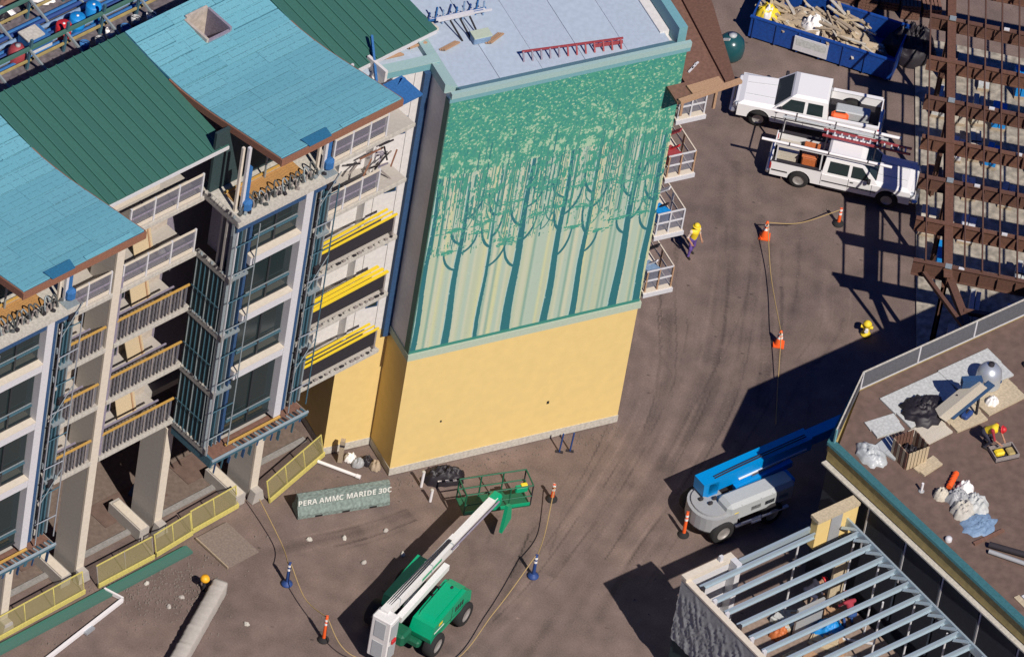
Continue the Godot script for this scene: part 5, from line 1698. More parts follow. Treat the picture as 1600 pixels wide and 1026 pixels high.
func blue_lift():
	var t := thing("boom_lift", "grey and blue boom lift in the shadow beside the flat roofed building", "boom lift", Vector3(9.45, 0, 8.1), 41.0)
	lift_chassis(t, "lift_grey", 0.95, 1.15)
	# rounded tail counterweight
	var p := PackedVector2Array()
	for i in 13:
		var an := PI * 0.5 + PI * i / 12.0
		p.append(Vector2(-1.25 + 0.8 * cos(an), 0.12 + 0.95 * sin(an)))
	p.append(Vector2(-0.5, -0.83))
	p.append(Vector2(-0.5, 1.07))
	put(t, "counterweight", prism_mesh(p, "xz", 0.62, 1.28), "lift_grey")
	var p2 := PackedVector2Array()
	for v in p:
		p2.append(Vector2(-1.2, 0.1) + (v - Vector2(-1.2, 0.1)) * 0.84)
	put(t, "counterweight_top", prism_mesh(p2, "xz", 1.28, 1.38), "lift_grey")
	# long cowl on the near side
	rb(t, "engine_cowl", Vector3(0.6, 1.26, 0.62), Vector3(3.2, 0.96, 0.88), 0.16, "lift_pale")
	bx(t, "cowl_seam", -0.4, -0.385, 0.84, 1.63, 0.2, 1.055, "lift_grey")
	bx(t, "stripe", -0.2, 1.9, 0.95, 1.06, 1.052, 1.058, "reflect_white")
	for x in [0.1, 0.75, 1.4]:
		bx(t, "louvre", x, x + 0.45, 1.12, 1.32, 1.052, 1.06, "blue_pale")
	bar(t, "step", Vector3(-0.6, 0.62, 1.12), Vector3(1.9, 0.62, 1.12), 0.07, 0.12, "reflect_white")
	# turret and boom on the far side
	rb(t, "turret", Vector3(-0.95, 1.65, -0.35), Vector3(0.7, 1.0, 0.5), 0.12, "lift_blue")
	var tilt := Basis(Vector3(0, 0, 1), 0.05)
	bc(t, "base_boom", Vector3(1.1, 1.95, -0.42), Vector3(5.1, 0.62, 0.64), "lift_blue", tilt)
	bc(t, "inner_boom", Vector3(5.2, 2.2, -0.42), Vector3(3.6, 0.46, 0.46), "lift_blue", tilt)
	bar(t, "boom_rail", Vector3(0.2, 1.76, -0.1), Vector3(3.4, 1.94, -0.1), 0.05, 0.12, "reflect_white")
	bar(t, "lift_arm", Vector3(0.0, 1.42, 0.0), Vector3(2.6, 1.7, 0.05), 0.26, 0.24, "lift_blue")
	rod(t, "lift_cylinder", Vector3(0.8, 1.72, -0.05), Vector3(2.6, 1.85, -0.1), 0.07, "chrome")
	rb(t, "fender", Vector3(2.2, 1.4, 0.5), Vector3(0.3, 0.5, 0.7), 0.1, "lift_blue")
	for q in [Vector3(-1.5, 1.44, -0.1), Vector3(-1.3, 1.44, 0.25), Vector3(-1.0, 1.44, 0.1)]:
		rb(t, "fitting", q, Vector3(0.2, 0.14, 0.14), 0.04, "charcoal")
	for k in 2:
		put(t, "hose", tube_mesh(curve([Vector3(-0.9, 2.2, -0.3 + 0.1 * k), Vector3(0.5, 2.34, -0.3 + 0.1 * k), Vector3(3.4, 2.48, -0.34 + 0.1 * k)], 6), 0.025), "charcoal")
	for k in 3:
		bx(t, "cowl_gap", 0.5 + k * 0.55, 0.515 + k * 0.55, 0.86, 1.62, 1.045, 1.056, "charcoal")
	bx(t, "warning_label", -0.7, -0.5, 1.2, 1.32, 1.061, 1.066, "bright_yellow")
	put(t, "bumper_lip", prism_mesh(p, "xz", 0.56, 0.615), "charcoal")
	for q in [Vector3(-0.35, 0.75, 1.2), Vector3(0.1, 0.6, 1.22), Vector3(0.6, 0.7, 1.2)]:
		rod(t, "outrigger_rod", q, q + Vector3(0.4, 0.05, 0.05), 0.05, "reflect_white")
	rb(t, "far_block", Vector3(7.1, 2.25, -0.42), Vector3(0.5, 0.6, 0.5), 0.08, "lift_blue")

func dumpster():
	var t := thing("dumpster", "long dark blue open dumpster heaped with scrap lumber", "dumpster", Vector3(10.6, 0, -19.85), -11.3)
	bx(t, "floor", -3.0, 3.0, 0.1, 0.18, -1.1, 1.1, "dumpster_blue")
	for s in [-1.0, 1.0]:
		slab(t, "side", Vector3(-3.05, 1.15, s * 1.18), Vector3(3.05, 1.15, s * 1.18), Vector3(3.05, 1.15, s * 1.12), Vector3(-3.05, 1.15, s * 1.12), 1.02, "dumpster_blue")
		bx(t, "rim", -3.1, 3.1, 1.152, 1.22, s * 1.10, s * 1.22, "dumpster_blue")
		bx(t, "end", s * 3.0, s * 3.06, 0.12, 1.15, -1.11, 1.11, "dumpster_blue")
		for k in 7:
			bx(t, "rib", -2.9 + k * 0.95, -2.82 + k * 0.95, 0.14, 1.14, s * 1.182, s * 1.24, "dumpster_blue")
		for x in [-2.5, 2.5]:
			rod(t, "roller", Vector3(x, 0.09, s * 0.9 - 0.1), Vector3(x, 0.09, s * 0.9 + 0.1), 0.09, "charcoal")
	var xf := Transform3D(Basis(Vector3.UP, deg_to_rad(-11.3)), Vector3(10.6, 0, -19.85))
	var wp := thing("hanging_board", "white board hung on the side of the blue dumpster", "panel", xf * Vector3(-0.4, 0.28, 1.29), -11.3)
	bx(wp, "board", -0.72, 0.72, 0.0, 0.74, -0.02, 0.02, "frame_white")
	bx(wp, "inset", -0.62, 0.64, 0.3, 0.66, 0.022, 0.03, "sheet_pale")
	var rr := RandomNumberGenerator.new()
	rr.seed = 333
	var cols := ["lumber", "lumber_b", "lumber_c"]
	var kinds := ["yellow scrap lumber plank", "greyish scrap lumber plank", "bleached scrap lumber plank"]
	for k in 110:
		var x := rr.randf_range(-2.6, 2.0)
		if x > 1.5 and k % 2:
			continue
		var c := rr.randi() % 3
		var p := thing("lumber_plank", kinds[c] + " heaped in the blue dumpster", "plank", xf * Vector3(x, 0.75 + 0.5 * rr.randf() * (1.0 - absf(x) / 4.0) + 0.25 * sin(x * 2.0 + 1.0), rr.randf_range(-0.8, 0.75)), -11.3 + rr.randfn(-28.0 if x < 0.3 else -20.0, 26.0), "scrap lumber in the dumpster: " + kinds[c])
		p.rotation.z = rr.randf_range(-0.14, 0.14)
		bc(p, "plank", Vector3.ZERO, Vector3(rr.randf_range(0.5, 1.5), 0.05, rr.randf_range(0.07, 0.14)), cols[c])
	var sk := thing("yellow_sack", "yellow and white sack at the end of the blue dumpster", "sack", xf * Vector3(-2.55, 0.8, 0.45), 0.0)
	put(sk, "sack", heap_mesh(0.5, 0.42, 0.55, 81), "bright_yellow")
	put(sk, "label", heap_mesh(0.3, 0.28, 0.62, 83), "reflect_white", Transform3D(Basis(), Vector3(0.0, 0.0, 0.1)))
	var wb := thing("plastic_bag", "big white plastic bag in the middle of the lumber heap", "bag", xf * Vector3(-0.6, 0.8, 0.35), 0.0)
	put(wb, "bag", heap_mesh(0.55, 0.4, 0.62, 85), "reflect_white")
	var bf := thing("lumber_base", "layer of broken lumber filling the blue dumpster", "lumber", xf * Vector3(-0.3, 0.185, 0.0), -11.3)
	put(bf, "fill", heap_mesh(2.6, 1.05, 0.85, 87), "lumber_b")
	bf.set_meta("kind", "stuff")

# ------------------------------------------------------------------ things about the site
func lw(x: float, y: float, z: float) -> Vector3:
	return Vector3(-14.608, 0, 17.669) + Vector3(x, y, z).rotated(Vector3.UP, deg_to_rad(48.3))

func mw(x: float, y: float, z: float) -> Vector3:
	return Vector3(-3.686, 0, 9.228) + Vector3(x, y, z).rotated(Vector3.UP, deg_to_rad(31.6))

func delineator(at: Vector3, label: String, mat: String, h := 1.15, lean := 0.0):
	var t := thing("delineator_post", label, "delineator", at)
	put(t, "base", lathe_mesh([[0.22, 0.0], [0.22, 0.06], [0.12, 0.12], [0.07, 0.16]], 12), "rubber" if mat != "post_blue" else "post_blue")
	put(t, "tube", lathe_mesh([[0.075, 0.1], [0.065, h * 0.5], [0.055, h], [0.03, h + 0.04], [0.0, h + 0.05]], 12), mat)
	for k in 2:
		put(t, "band", lathe_mesh([[0.072, h * 0.68 + k * 0.2], [0.068, h * 0.68 + 0.11 + k * 0.2]], 12), "reflect_white")
	put(t, "grip", tube_mesh([Vector3(0.04, h, 0), Vector3(0.05, h + 0.09, 0), Vector3(-0.05, h + 0.09, 0), Vector3(-0.04, h, 0)], 0.015), mat)
	t.rotation.z = lean

func traffic_cone(at: Vector3, label: String, h := 0.85):
	var t := thing("traffic_cone", label, "cone", at)
	bx(t, "foot", -0.22, 0.22, 0.0, 0.05, -0.22, 0.22, "cone_orange")
	put(t, "body", lathe_mesh([[0.18, 0.05], [0.045, h], [0.0, h + 0.02]], 14), "cone_orange")
	for k in 2:
		var y := h * (0.5 + 0.22 * k)
		var r := 0.18 - 0.135 * (y - 0.05) / (h - 0.05)
		put(t, "collar", lathe_mesh([[r + 0.006, y], [r - 0.012, y + 0.12]], 14), "reflect_white")

func fence(x0: float, z0: float, x1: float, z1: float, label: String, dark := false):
	var a := lw(x0, 0, z0)
	var l := Vector2(x1 - x0, z1 - z0).length()
	var t := thing("mesh_fence_panel", label, "fence panel", a, 48.3 - rad_to_deg(atan2(z1 - z0, x1 - x0)), "yellow mesh fence panels along the open ground storey")
	bar(t, "top_rail", Vector3(0, 0.98, 0), Vector3(l, 0.98, 0), 0.04, 0.04, "fence_yellow")
	bx(t, "kick_board", 0.0, l, 0.03, 0.24, 0.24, 0.30, "fence_yellow")
	slab(t, "mesh", Vector3(0.02, 0.97, 0.0), Vector3(l - 0.02, 0.97, 0.0), Vector3(l - 0.02, 0.2, 0.26), Vector3(0.02, 0.2, 0.26), 0.008, "mesh_yellow")
	var n := int(ceil(l / 1.6))
	for k in n + 1:
		var x := (l - 0.05) * k / n
		bar(t, "post", Vector3(x + 0.025, 0.0, 0.26), Vector3(x + 0.025, 1.0, -0.01), 0.04, 0.04, "fence_yellow" if not dark else "picket_pale")
	return t

func rope(pts: Array, label: String):
	var p := []
	for v in pts:
		p.append(Vector3(v[0], v[1], v[2]))
	var o := put(self, "rope", tube_mesh(curve(p, 10), 0.022, 5), "rope")
	tag(o, label, "rope", "barrier ropes")

func build_site_objects():
	# fences
	fence(-8.6, 0.55, -4.6, 0.6, "yellow mesh fence panel past the green strip end, before the far column")
	fence(-4.5, 0.62, -0.15, 0.55, "yellow mesh fence panel running up to the foot of the tall column")
	fence(0.45, 0.62, 3.2, 0.62, "yellow mesh fence panel between tall column and middle column", true)
	fence(3.3, 0.60, 5.2, 0.48, "short yellow mesh fence panel before the middle column")
	fence(5.25, 0.42, 7.6, 0.35, "yellow mesh fence panel with thick kick board beside the concrete pad")
	fence(8.7, 0.85, 12.1, 0.1, "yellow mesh fence panel ending at the yellow corner wall")
	var gs := thing("green_kerb_strip", "long dark green strip along the foot of the yellow fence", "strip", lw(-2.0, 0, 1.12), 48.3)
	bx(gs, "board", -7.0, 6.6, 0.0, 0.12, -0.02, 0.38, "green_strip")
	bx(gs, "flange", -7.0, 6.5, 0.122, 0.15, -0.02, 0.06, "seam")
	var pd := thing("concrete_pad", "square concrete pad on the dirt beside the end of the fence", "pad", Vector3(-9.2, 0, 14.5), 48.3)
	bx(pd, "slab", -0.75, 0.75, 0.0, 0.07, -0.95, 0.95, "pad")
	bx(pd, "edge_form", -0.8, -0.75, 0.0, 0.09, -0.95, 0.95, "lumber_b")
	var wl := thing("white_edging", "white L-shaped edging laid on the dirt beyond the green strip", "edging", Vector3(-12.66, 0, 18.39))
	bar(wl, "edge", Vector3(0, 0.09, 0), Vector3(-2.6, 0.09, 4.2), 0.16, 0.12, "pvc")
	bar(wl, "edge", Vector3(0.02, 0.09, -0.06), Vector3(-0.75, 0.09, -0.40), 0.16, 0.08, "pvc")
	bar(wl, "foot", Vector3(-0.9, 0.06, 1.6), Vector3(-1.15, 0.06, 2.0), 0.1, 0.3, "galv")
	# concrete beam on the dirt
	var cb := thing("concrete_beam", "rough pale concrete beam lying on the dirt", "beam", Vector3(-9.15, 0, 16.9), 257.0)
	var st := SurfaceTool.new()
	st.begin(Mesh.PRIMITIVE_TRIANGLES)
	var nn := FastNoiseLite.new()
	nn.seed = 44
	nn.frequency = 1.5
	nn.fractal_octaves = 3
	var prof := [Vector2(-0.30, 0), Vector2(-0.28, 0.50), Vector2(-0.24, 0.56), Vector2(0.20, 0.55), Vector2(0.30, 0.46), Vector2(0.34, 0)]
	for i in 41:
		for k in 6:
			var x := 4.6 * i / 40.0
			var g := 1.0 + 0.05 * nn.get_noise_2d(x * 4.0, k * 3.0) + (0.14 * maxf(nn.get_noise_2d(x * 9.0, 31.0), 0.0) if k > 2 else 0.0)
			st.add_vertex(Vector3(x, prof[k].y * g, prof[k].x * g))
	for i in 40:
		for k in 5:
			var a := i * 6 + k
			for v in [a, a + 1, a + 7, a, a + 7, a + 6]:
				st.add_index(v)
	for v in [0, 2, 1, 0, 3, 2, 0, 4, 3, 0, 5, 4, 240, 241, 242, 240, 242, 243, 240, 243, 244, 240, 244, 245]:
		st.add_index(v)
	st.generate_normals()
	put(cb, "beam", st.commit(), "concrete")
	bar(cb, "rebar_stub", Vector3(-0.15, 0.4, 0.0), Vector3(0.1, 0.4, 0.0), 0.03, 0.03, "fascia")
	var yc := thing("capped_stake", "short dark stake with a bright orange-yellow cap beside the concrete beam", "stake", Vector3(-9.75, 0, 17.05))
	rod(yc, "stake", Vector3.ZERO, Vector3(0, 0.55, 0), 0.07, "charcoal")
	put(yc, "cap", lathe_mesh([[0.0, 0.5], [0.15, 0.52], [0.19, 0.62], [0.14, 0.74], [0.0, 0.78]], 14), mk("cap_orange", Color(0.85, 0.42, 0.02), 0.5))
	# odds and ends left on the balconies
	var bq := RandomNumberGenerator.new()
	bq.seed = 1212
	var lv := [6.3, 9.25, 12.2, 15.0]
	var fl := ["lowest", "second", "third", "top"]
	for k in 12:
		var f := k % 4
		var w: String = ["grey cardboard box", "leaning plywood sheet", "white paint pail"][k / 4]
		var t := thing(["cardboard_box", "plywood_sheet", "paint_pail"][k / 4], w + " on the " + fl[f] + " railed balcony between the window bays", ["box", "sheet", "pail"][k / 4], lw([0.8, 2.6, 3.0][k / 4] + bq.randf_range(-0.25, 0.25), lv[f] + 0.004, [-0.7, -1.3, -0.5][k / 4]), 48.3 + bq.randf_range(-12, 12))
		if k < 4:
			bx(t, "carton", -0.3, 0.3, 0.0, 0.42, -0.22, 0.22, "lumber_b")
			bx(t, "flap", -0.3, 0.3, 0.421, 0.44, -0.02, 0.24, "lumber_c")
		elif k < 8:
			bar(t, "sheet", Vector3(0, 0.02, 0.25), Vector3(0, 1.6, -0.3), 0.03, 0.9, "lumber")
			bar(t, "batten", Vector3(0.3, 0.05, 0.28), Vector3(0.3, 1.5, -0.24), 0.05, 0.06, "plank")
		else:
			put(t, "tub", lathe_mesh([[0.0, 0.0], [0.15, 0.0], [0.18, 0.36], [0.0, 0.37]], 12), "reflect_white")
			put(t, "handle", tube_mesh([Vector3(-0.17, 0.33, 0), Vector3(0, 0.5, 0.06), Vector3(0.17, 0.33, 0)], 0.012), "charcoal")
	# painted barrier
	var jb := thing("concrete_barrier", "grey-green concrete barrier with white painted lettering", "barrier", Vector3(-6.91, 0, 12.2), 26.2)
	put(jb, "block", prism_mesh(pv([0.30, 0.0, 0.30, 0.18, 0.12, 0.48, 0.06, 0.95, -0.16, 0.95, -0.24, 0.48, -0.42, 0.18, -0.42, 0.0]), "zy", 0.0, 3.72), "barrier_green")
	for k in 3:
		bx(jb, "drain_slot", 0.7 + k * 1.1, 1.0 + k * 1.1, 0.0, 0.09, 0.29, 0.305, "dark_hole")
	var tm := TextMesh.new()
	var sf := SystemFont.new()
	sf.font_names = PackedStringArray(["Droid Sans"])
	sf.font_weight = 700
	tm.font = sf
	tm.text = "PERA AMMC MARIDE 30C"
	tm.font_size = 40
	tm.pixel_size = 0.0080
	tm.depth = 0.01
	var tb := Basis(Vector3(1, 0, 0), -0.20)
	put(jb, "lettering", tm, mk("worn_paint", Color(0.80, 0.81, 0.74), 0.9, 0, "blotch", 1.2), Transform3D(tb.scaled(Vector3(1.0, 1.0, 1.0)), Vector3(1.9, 0.66, 0.112)))
	# delineators, cones, posts
	delineator(Vector3(-4.95, 0, 18.54), "orange and white delineator post joined by rope to the green lift side", "cone_orange", 1.25)
	delineator(Vector3(-6.71, 0, 15.95), "dark blue delineator post between barrier and orange post", "post_blue", 1.1)
	delineator(Vector3(2.42, 0, 13.26), "dark blue delineator post alone on the dirt right of the green lift boom", "post_blue", 1.1)
	delineator(Vector3(2.64, 0, 8.99), "thin orange delineator post near the lift basket", "cone_orange", 0.75)
	delineator(Vector3(7.84, 0, 9.66), "orange delineator post beside the grey and blue lift", "cone_orange", 1.2)
	delineator(Vector3(12.08, 0, -9.22), "red and white delineator post at the end of the rope near the crew pickup", "cone_orange", 0.8)
	traffic_cone(Vector3(9.25, 0, -7.73), "plain orange cone at the corner of the rope line")
	traffic_cone(Vector3(10.41, 0, -1.74), "orange and white cone on the road before the flat roofed building", 0.75)
	for q in [[2.62, 6.35], [3.02, 6.2]]:
		var t := thing("dark_stake", "thin dark stake at the foot of the yellow mural wall", "stake", Vector3(q[0], 0, q[1]), 0.0, "dark stakes at the mural wall")
		rod(t, "stake", Vector3.ZERO, Vector3(0.04, 1.0, 0), 0.035, "post_blue")
		bx(t, "foot", -0.15, 0.15, 0.0, 0.03, -0.06, 0.06, "charcoal")
	for q in [[-2.38, 9.54, 0.8, "taller white post beside the black bundle"], [-1.94, 10.24, 0.62, "shorter white post before the black bundle"]]:
		var t := thing("white_post", q[3], "post", Vector3(q[0], 0, q[1]))
		rod(t, "tube", Vector3.ZERO, Vector3(0.02, q[2], 0), 0.06, "pvc")
		put(t, "cap", lathe_mesh([[0.07, q[2]], [0.07, q[2] + 0.04], [0.0, q[2] + 0.06]], 10), "slab_edge")
	var hy := thing("yellow_hydrant", "yellow hydrant shaped bollard on the road near the frame shadow", "hydrant", Vector3(13.74, 0, -3.19))
	put(hy, "barrel", lathe_mesh([[0.2, 0.0], [0.2, 0.05], [0.13, 0.07], [0.13, 0.5], [0.18, 0.52], [0.17, 0.6], [0.08, 0.7], [0.0, 0.72]], 14), "bright_yellow")
	rod(hy, "nozzle", Vector3(-0.24, 0.4, 0), Vector3(0.24, 0.4, 0), 0.07, "bright_yellow")
	rod(hy, "nozzle", Vector3(0, 0.35, 0), Vector3(0, 0.35, 0.24), 0.08, "reflect_white")
	# ropes
	rope([[-8.32, 1.0, 12.75], [-7.17, 0.6, 14.51], [-6.78, 1.08, 15.95]], "tan rope from the fence to the blue delineator near the barrier")
	rope([[-6.66, 1.08, 15.95], [-5.9, 0.65, 17.2], [-4.97, 1.2, 18.5]], "tan rope from blue delineator to orange and white delineator")
	rope([[-4.93, 1.2, 18.55], [-3.64, 0.5, 19.6], [-0.29, 0.2, 18.9], [1.2, 0.5, 16.0], [2.38, 1.1, 13.26]], "tan rope curving round the back of the green lift")
	rope([[2.45, 1.1, 13.2], [2.6, 0.5, 11.29], [2.66, 0.74, 9.05]], "tan rope from lone blue delineator to the thin orange one")
	rope([[9.28, 0.8, -7.73], [10.54, 0.4, -8.46], [12.05, 0.8, -9.2]], "tan rope from orange cone to red and white delineator")
	rope([[9.27, 0.8, -7.68], [9.71, 0.3, -5.26], [10.38, 0.72, -1.8]], "tan rope between the two orange cones")
	rope([[10.42, 0.72, -1.7], [10.6, 0.2, 0.72], [10.75, 0.05, 2.77]], "tan rope running from the cone into the building shadow")
	# along the mural wall
	var bb := thing("black_bundle", "black plastic wrapped bundle at the foot of the mural wall", "bundle", Vector3(-1.6, 0, 8.95), 22.0)
	put(bb, "bundle", heap_mesh(0.85, 0.42, 0.62, 91), "black_plastic")
	for k in 3:
		bx(bb, "tag", -0.35 + k * 0.3, -0.2 + k * 0.3, 0.3, 0.34, 0.36, 0.42, "reflect_white")
	var bp := thing("timber_post", "weathered timber post standing before the yellow recess wall", "post", Vector3(-5.62, 0, 8.95))
	bx(bp, "post", -0.09, 0.09, 0.0, 1.15, -0.09, 0.09, "lumber_b")
	bx(bp, "tape", -0.1, 0.1, 0.85, 0.95, -0.1, 0.1, "charcoal")
	var pp := thing("white_pipe", "white pipe lying on the dirt before the yellow recess wall", "pipe", Vector3(-5.6, 0, 9.45))
	rod(pp, "tube", Vector3(-0.85, 0.09, -0.2), Vector3(0.85, 0.09, 0.25), 0.07, "pvc")
	rod(pp, "coupling", Vector3(0.7, 0.09, 0.21), Vector3(0.87, 0.09, 0.255), 0.09, "pvc")
	for k in 4:
		var t := thing("wall_rubbish", ["pale bag", "grey bag", "dark bag", "tan bag"][k] + " of rubble beside the timber post", "bag", Vector3(-5.25 + k * 0.33, 0, 8.75 + 0.18 * (k % 2)), k * 40.0)
		put(t, "bag", heap_mesh(0.26, 0.22, 0.3, 95 + k), ["reflect_white", "lift_grey", "black_plastic", "lumber_b"][k])
	# round dark tank near the dumpster
	var tk := thing("dark_tank", "round dark teal tank standing near the end of the dumpster", "tank", Vector3(6.75, 0, -18.0))
	put(tk, "shell", lathe_mesh([[0.0, 0.0], [0.45, 0.02], [0.56, 0.2], [0.58, 0.55], [0.52, 0.85], [0.36, 1.05], [0.15, 1.14], [0.0, 1.15]], 22), "tank")
	put(tk, "lid", lathe_mesh([[0.16, 1.12], [0.17, 1.2], [0.0, 1.22]], 12), "lift_pale")
	bar(tk, "handle", Vector3(-0.35, 1.02, 0.2), Vector3(-0.1, 1.16, 0.3), 0.06, 0.12, "sheet_pale")
	# stored goods between dumpster and steel frame
	for k in 5:
		var t := thing("brown_pallet_stack", ["low", "tall", "low", "tall", "low"][k] + " brown pallet stack behind the blue dumpster", "pallets", Vector3(11.2 + k * 0.85, 0, -23.0 + 0.35 * (k % 2)), -8.0 + k * 5, "brown pallet stacks behind the dumpster: " + ["low", "tall"][k % 2])
		for j in (3 if k % 2 == 0 else 5):
			for s in 5:
				bx(t, "slat", -0.38 + s * 0.16, -0.26 + s * 0.16, 0.1 + j * 0.15, 0.13 + j * 0.15, -0.5, 0.5, "plywood")
			for z in [-0.45, 0.0, 0.42]:
				bx(t, "block", -0.38, 0.38, 0.01 + j * 0.15, 0.098 + j * 0.15, z, z + 0.08, "plywood_b")
	var dt := thing("dark_skip_cover", "dark tarpaulin heap at the end of the dumpster by the frame", "tarpaulin", Vector3(14.0, 0, -20.2), 0.0)
	put(dt, "tarpaulin", heap_mesh(1.1, 1.0, 1.2, 99), "black_plastic")
	# roof of the mural building
	var rr := thing("red_roof_rack", "row of red rails standing on the grey roof behind the parapet", "rack", mw(5.4, 19.74, -1.0), 31.6 - 6.0)
	bar(rr, "rail", Vector3(-2.0, 0.34, 0), Vector3(2.0, 0.34, 0), 0.07, 0.06, "red_dull")
	bar(rr, "rail", Vector3(0.9, 0.16, 0.02), Vector3(2.0, 0.16, 0.02), 0.14, 0.06, "red_dull")
	for k in 12:
		bar(rr, "stand", Vector3(-1.95 + k * 0.35, 0.0, 0.22), Vector3(-1.95 + k * 0.35, 0.34, 0.0), 0.06, 0.06, "red_dull" if k > 4 else "lilac")
	var sc := thing("roof_scaffold", "blue scaffold frame lying on the grey roof by the green metal roof", "scaffold", mw(1.9, 19.74, -3.6), 31.6)
	var q2 := RandomNumberGenerator.new()
	q2.seed = 66
	for k in 9:
		bar(sc, "upright", Vector3(-1.1 + k * 0.28, 0.0, -0.4 + 0.1 * (k % 3)), Vector3(-1.05 + k * 0.28, 0.55 + 0.2 * (k % 2), -0.35), 0.07, 0.06, ["post_blue", "blue_sheet", "blue_pale"][k % 3])
	for k in 5:
		bar(sc, "tube", Vector3(-1.3 + q2.randf() * 0.3, 0.1 + k * 0.12, -0.5 + k * 0.15), Vector3(1.3 - q2.randf() * 0.3, 0.15 + k * 0.1, -0.45 + k * 0.15), 0.06, 0.06, "blue_sheet" if k % 2 else "frame_white")
	bx(sc, "plank", -0.9, 0.6, 0.45, 0.5, -0.1, 0.12, "frame_white")
	for k in 3:
		bar(sc, "leg", Vector3(-0.4 + k * 0.4, 0.4, 0.1), Vector3(-0.2 + k * 0.35, 0.0, 0.9), 0.06, 0.05, "charcoal")
	var gb := thing("roof_tool_box", "green and blue tool box on the grey roof beside the scaffold", "tool box", mw(2.35, 19.74, -2.55), 31.6)
	rb(gb, "box", Vector3(0, 0.16, 0), Vector3(0.7, 0.32, 0.4), 0.04, "blue_pale")
	bx(gb, "lid", -0.37, 0.37, 0.322, 0.37, -0.22, 0.22, "ledge")
	var names := ["tan board at the parapet end of the recess roof", "tan board beside the blue parapet of the recess roof", "tan board next to the roof scaffold legs", "tan board past the tool box on the grey roof"]
	var at := [mw(-1.2, 19.756, -2.6), mw(-0.1, 19.756, -2.9), mw(1.1, 19.74, -2.5), mw(2.9, 19.74, -2.4)]
	for k in 4:
		var t := thing("roof_board", names[k], "board", at[k], 31.6 + k * 9.0)
		for j in 3:
			bx(t, "board", -0.42 + j * 0.03, 0.4, 0.004 + j * 0.05, 0.05 + j * 0.05, -0.16 + j * 0.09, -0.08 + j * 0.09, "plank")
	# stones and clods strewn over the dirt
	var sm := heap_mesh(0.5, 0.42, 0.5, 301)
	var mm := MultiMesh.new()
	mm.transform_format = MultiMesh.TRANSFORM_3D
	mm.mesh = sm
	mm.instance_count = 1500
	var g2 := RandomNumberGenerator.new()
	g2.seed = 700
	for k in 1500:
		var p := Vector3(g2.randf_range(-18, 18), -0.02, g2.randf_range(-24, 23))
		var s := g2.randf_range(0.02, 0.07)
		if k < 700:
			p = Vector3(g2.randfn(-11.3, 1.2), -0.02, g2.randfn(17.4, 0.9))
			s = g2.randf_range(0.02, 0.09)
		elif k < 860:
			p = mw(g2.randf_range(0.0, 9.8), 0, g2.randf_range(0.2, 0.9))
		elif k < 960:
			p = lw(g2.randf_range(-8, 8), 0, g2.randf_range(1.8, 2.6))
			s = g2.randf_range(0.03, 0.1)
		p.y = -0.02
		mm.set_instance_transform(k, Transform3D(Basis(Vector3.UP, g2.randf() * TAU).scaled(Vector3(s, s, s)), p))
	var mi := MultiMeshInstance3D.new()
	mi.name = "loose_stones"
	mi.multimesh = mm
	mi.material_override = mats.stone
	add_child(mi)
	tag(mi, "loose stones and clods strewn over the dirt", "stones", "", "stuff")
	# single pale lumps one can pick out
	for k in 9:
		var p: Array = [[-6.2, 13.4], [-3.4, 12.2], [-4.9, 13.0], [-10.5, 17.6], [-11.9, 17.2], [-10.9, 18.2], [-7.9, 18.4], [-4.0, 14.1], [-2.6, 13.3]][k]
		var t := put(self, "pale_stone", heap_mesh(0.12, 0.09, 0.11, 400 + k), "slab_edge" if k % 2 == 0 else "concrete", Transform3D(Basis(Vector3.UP, k), Vector3(p[0], -0.02, p[1])))
		tag(t, "small pale stone lying loose on the brown dirt", "stone", "pale stones on the dirt")

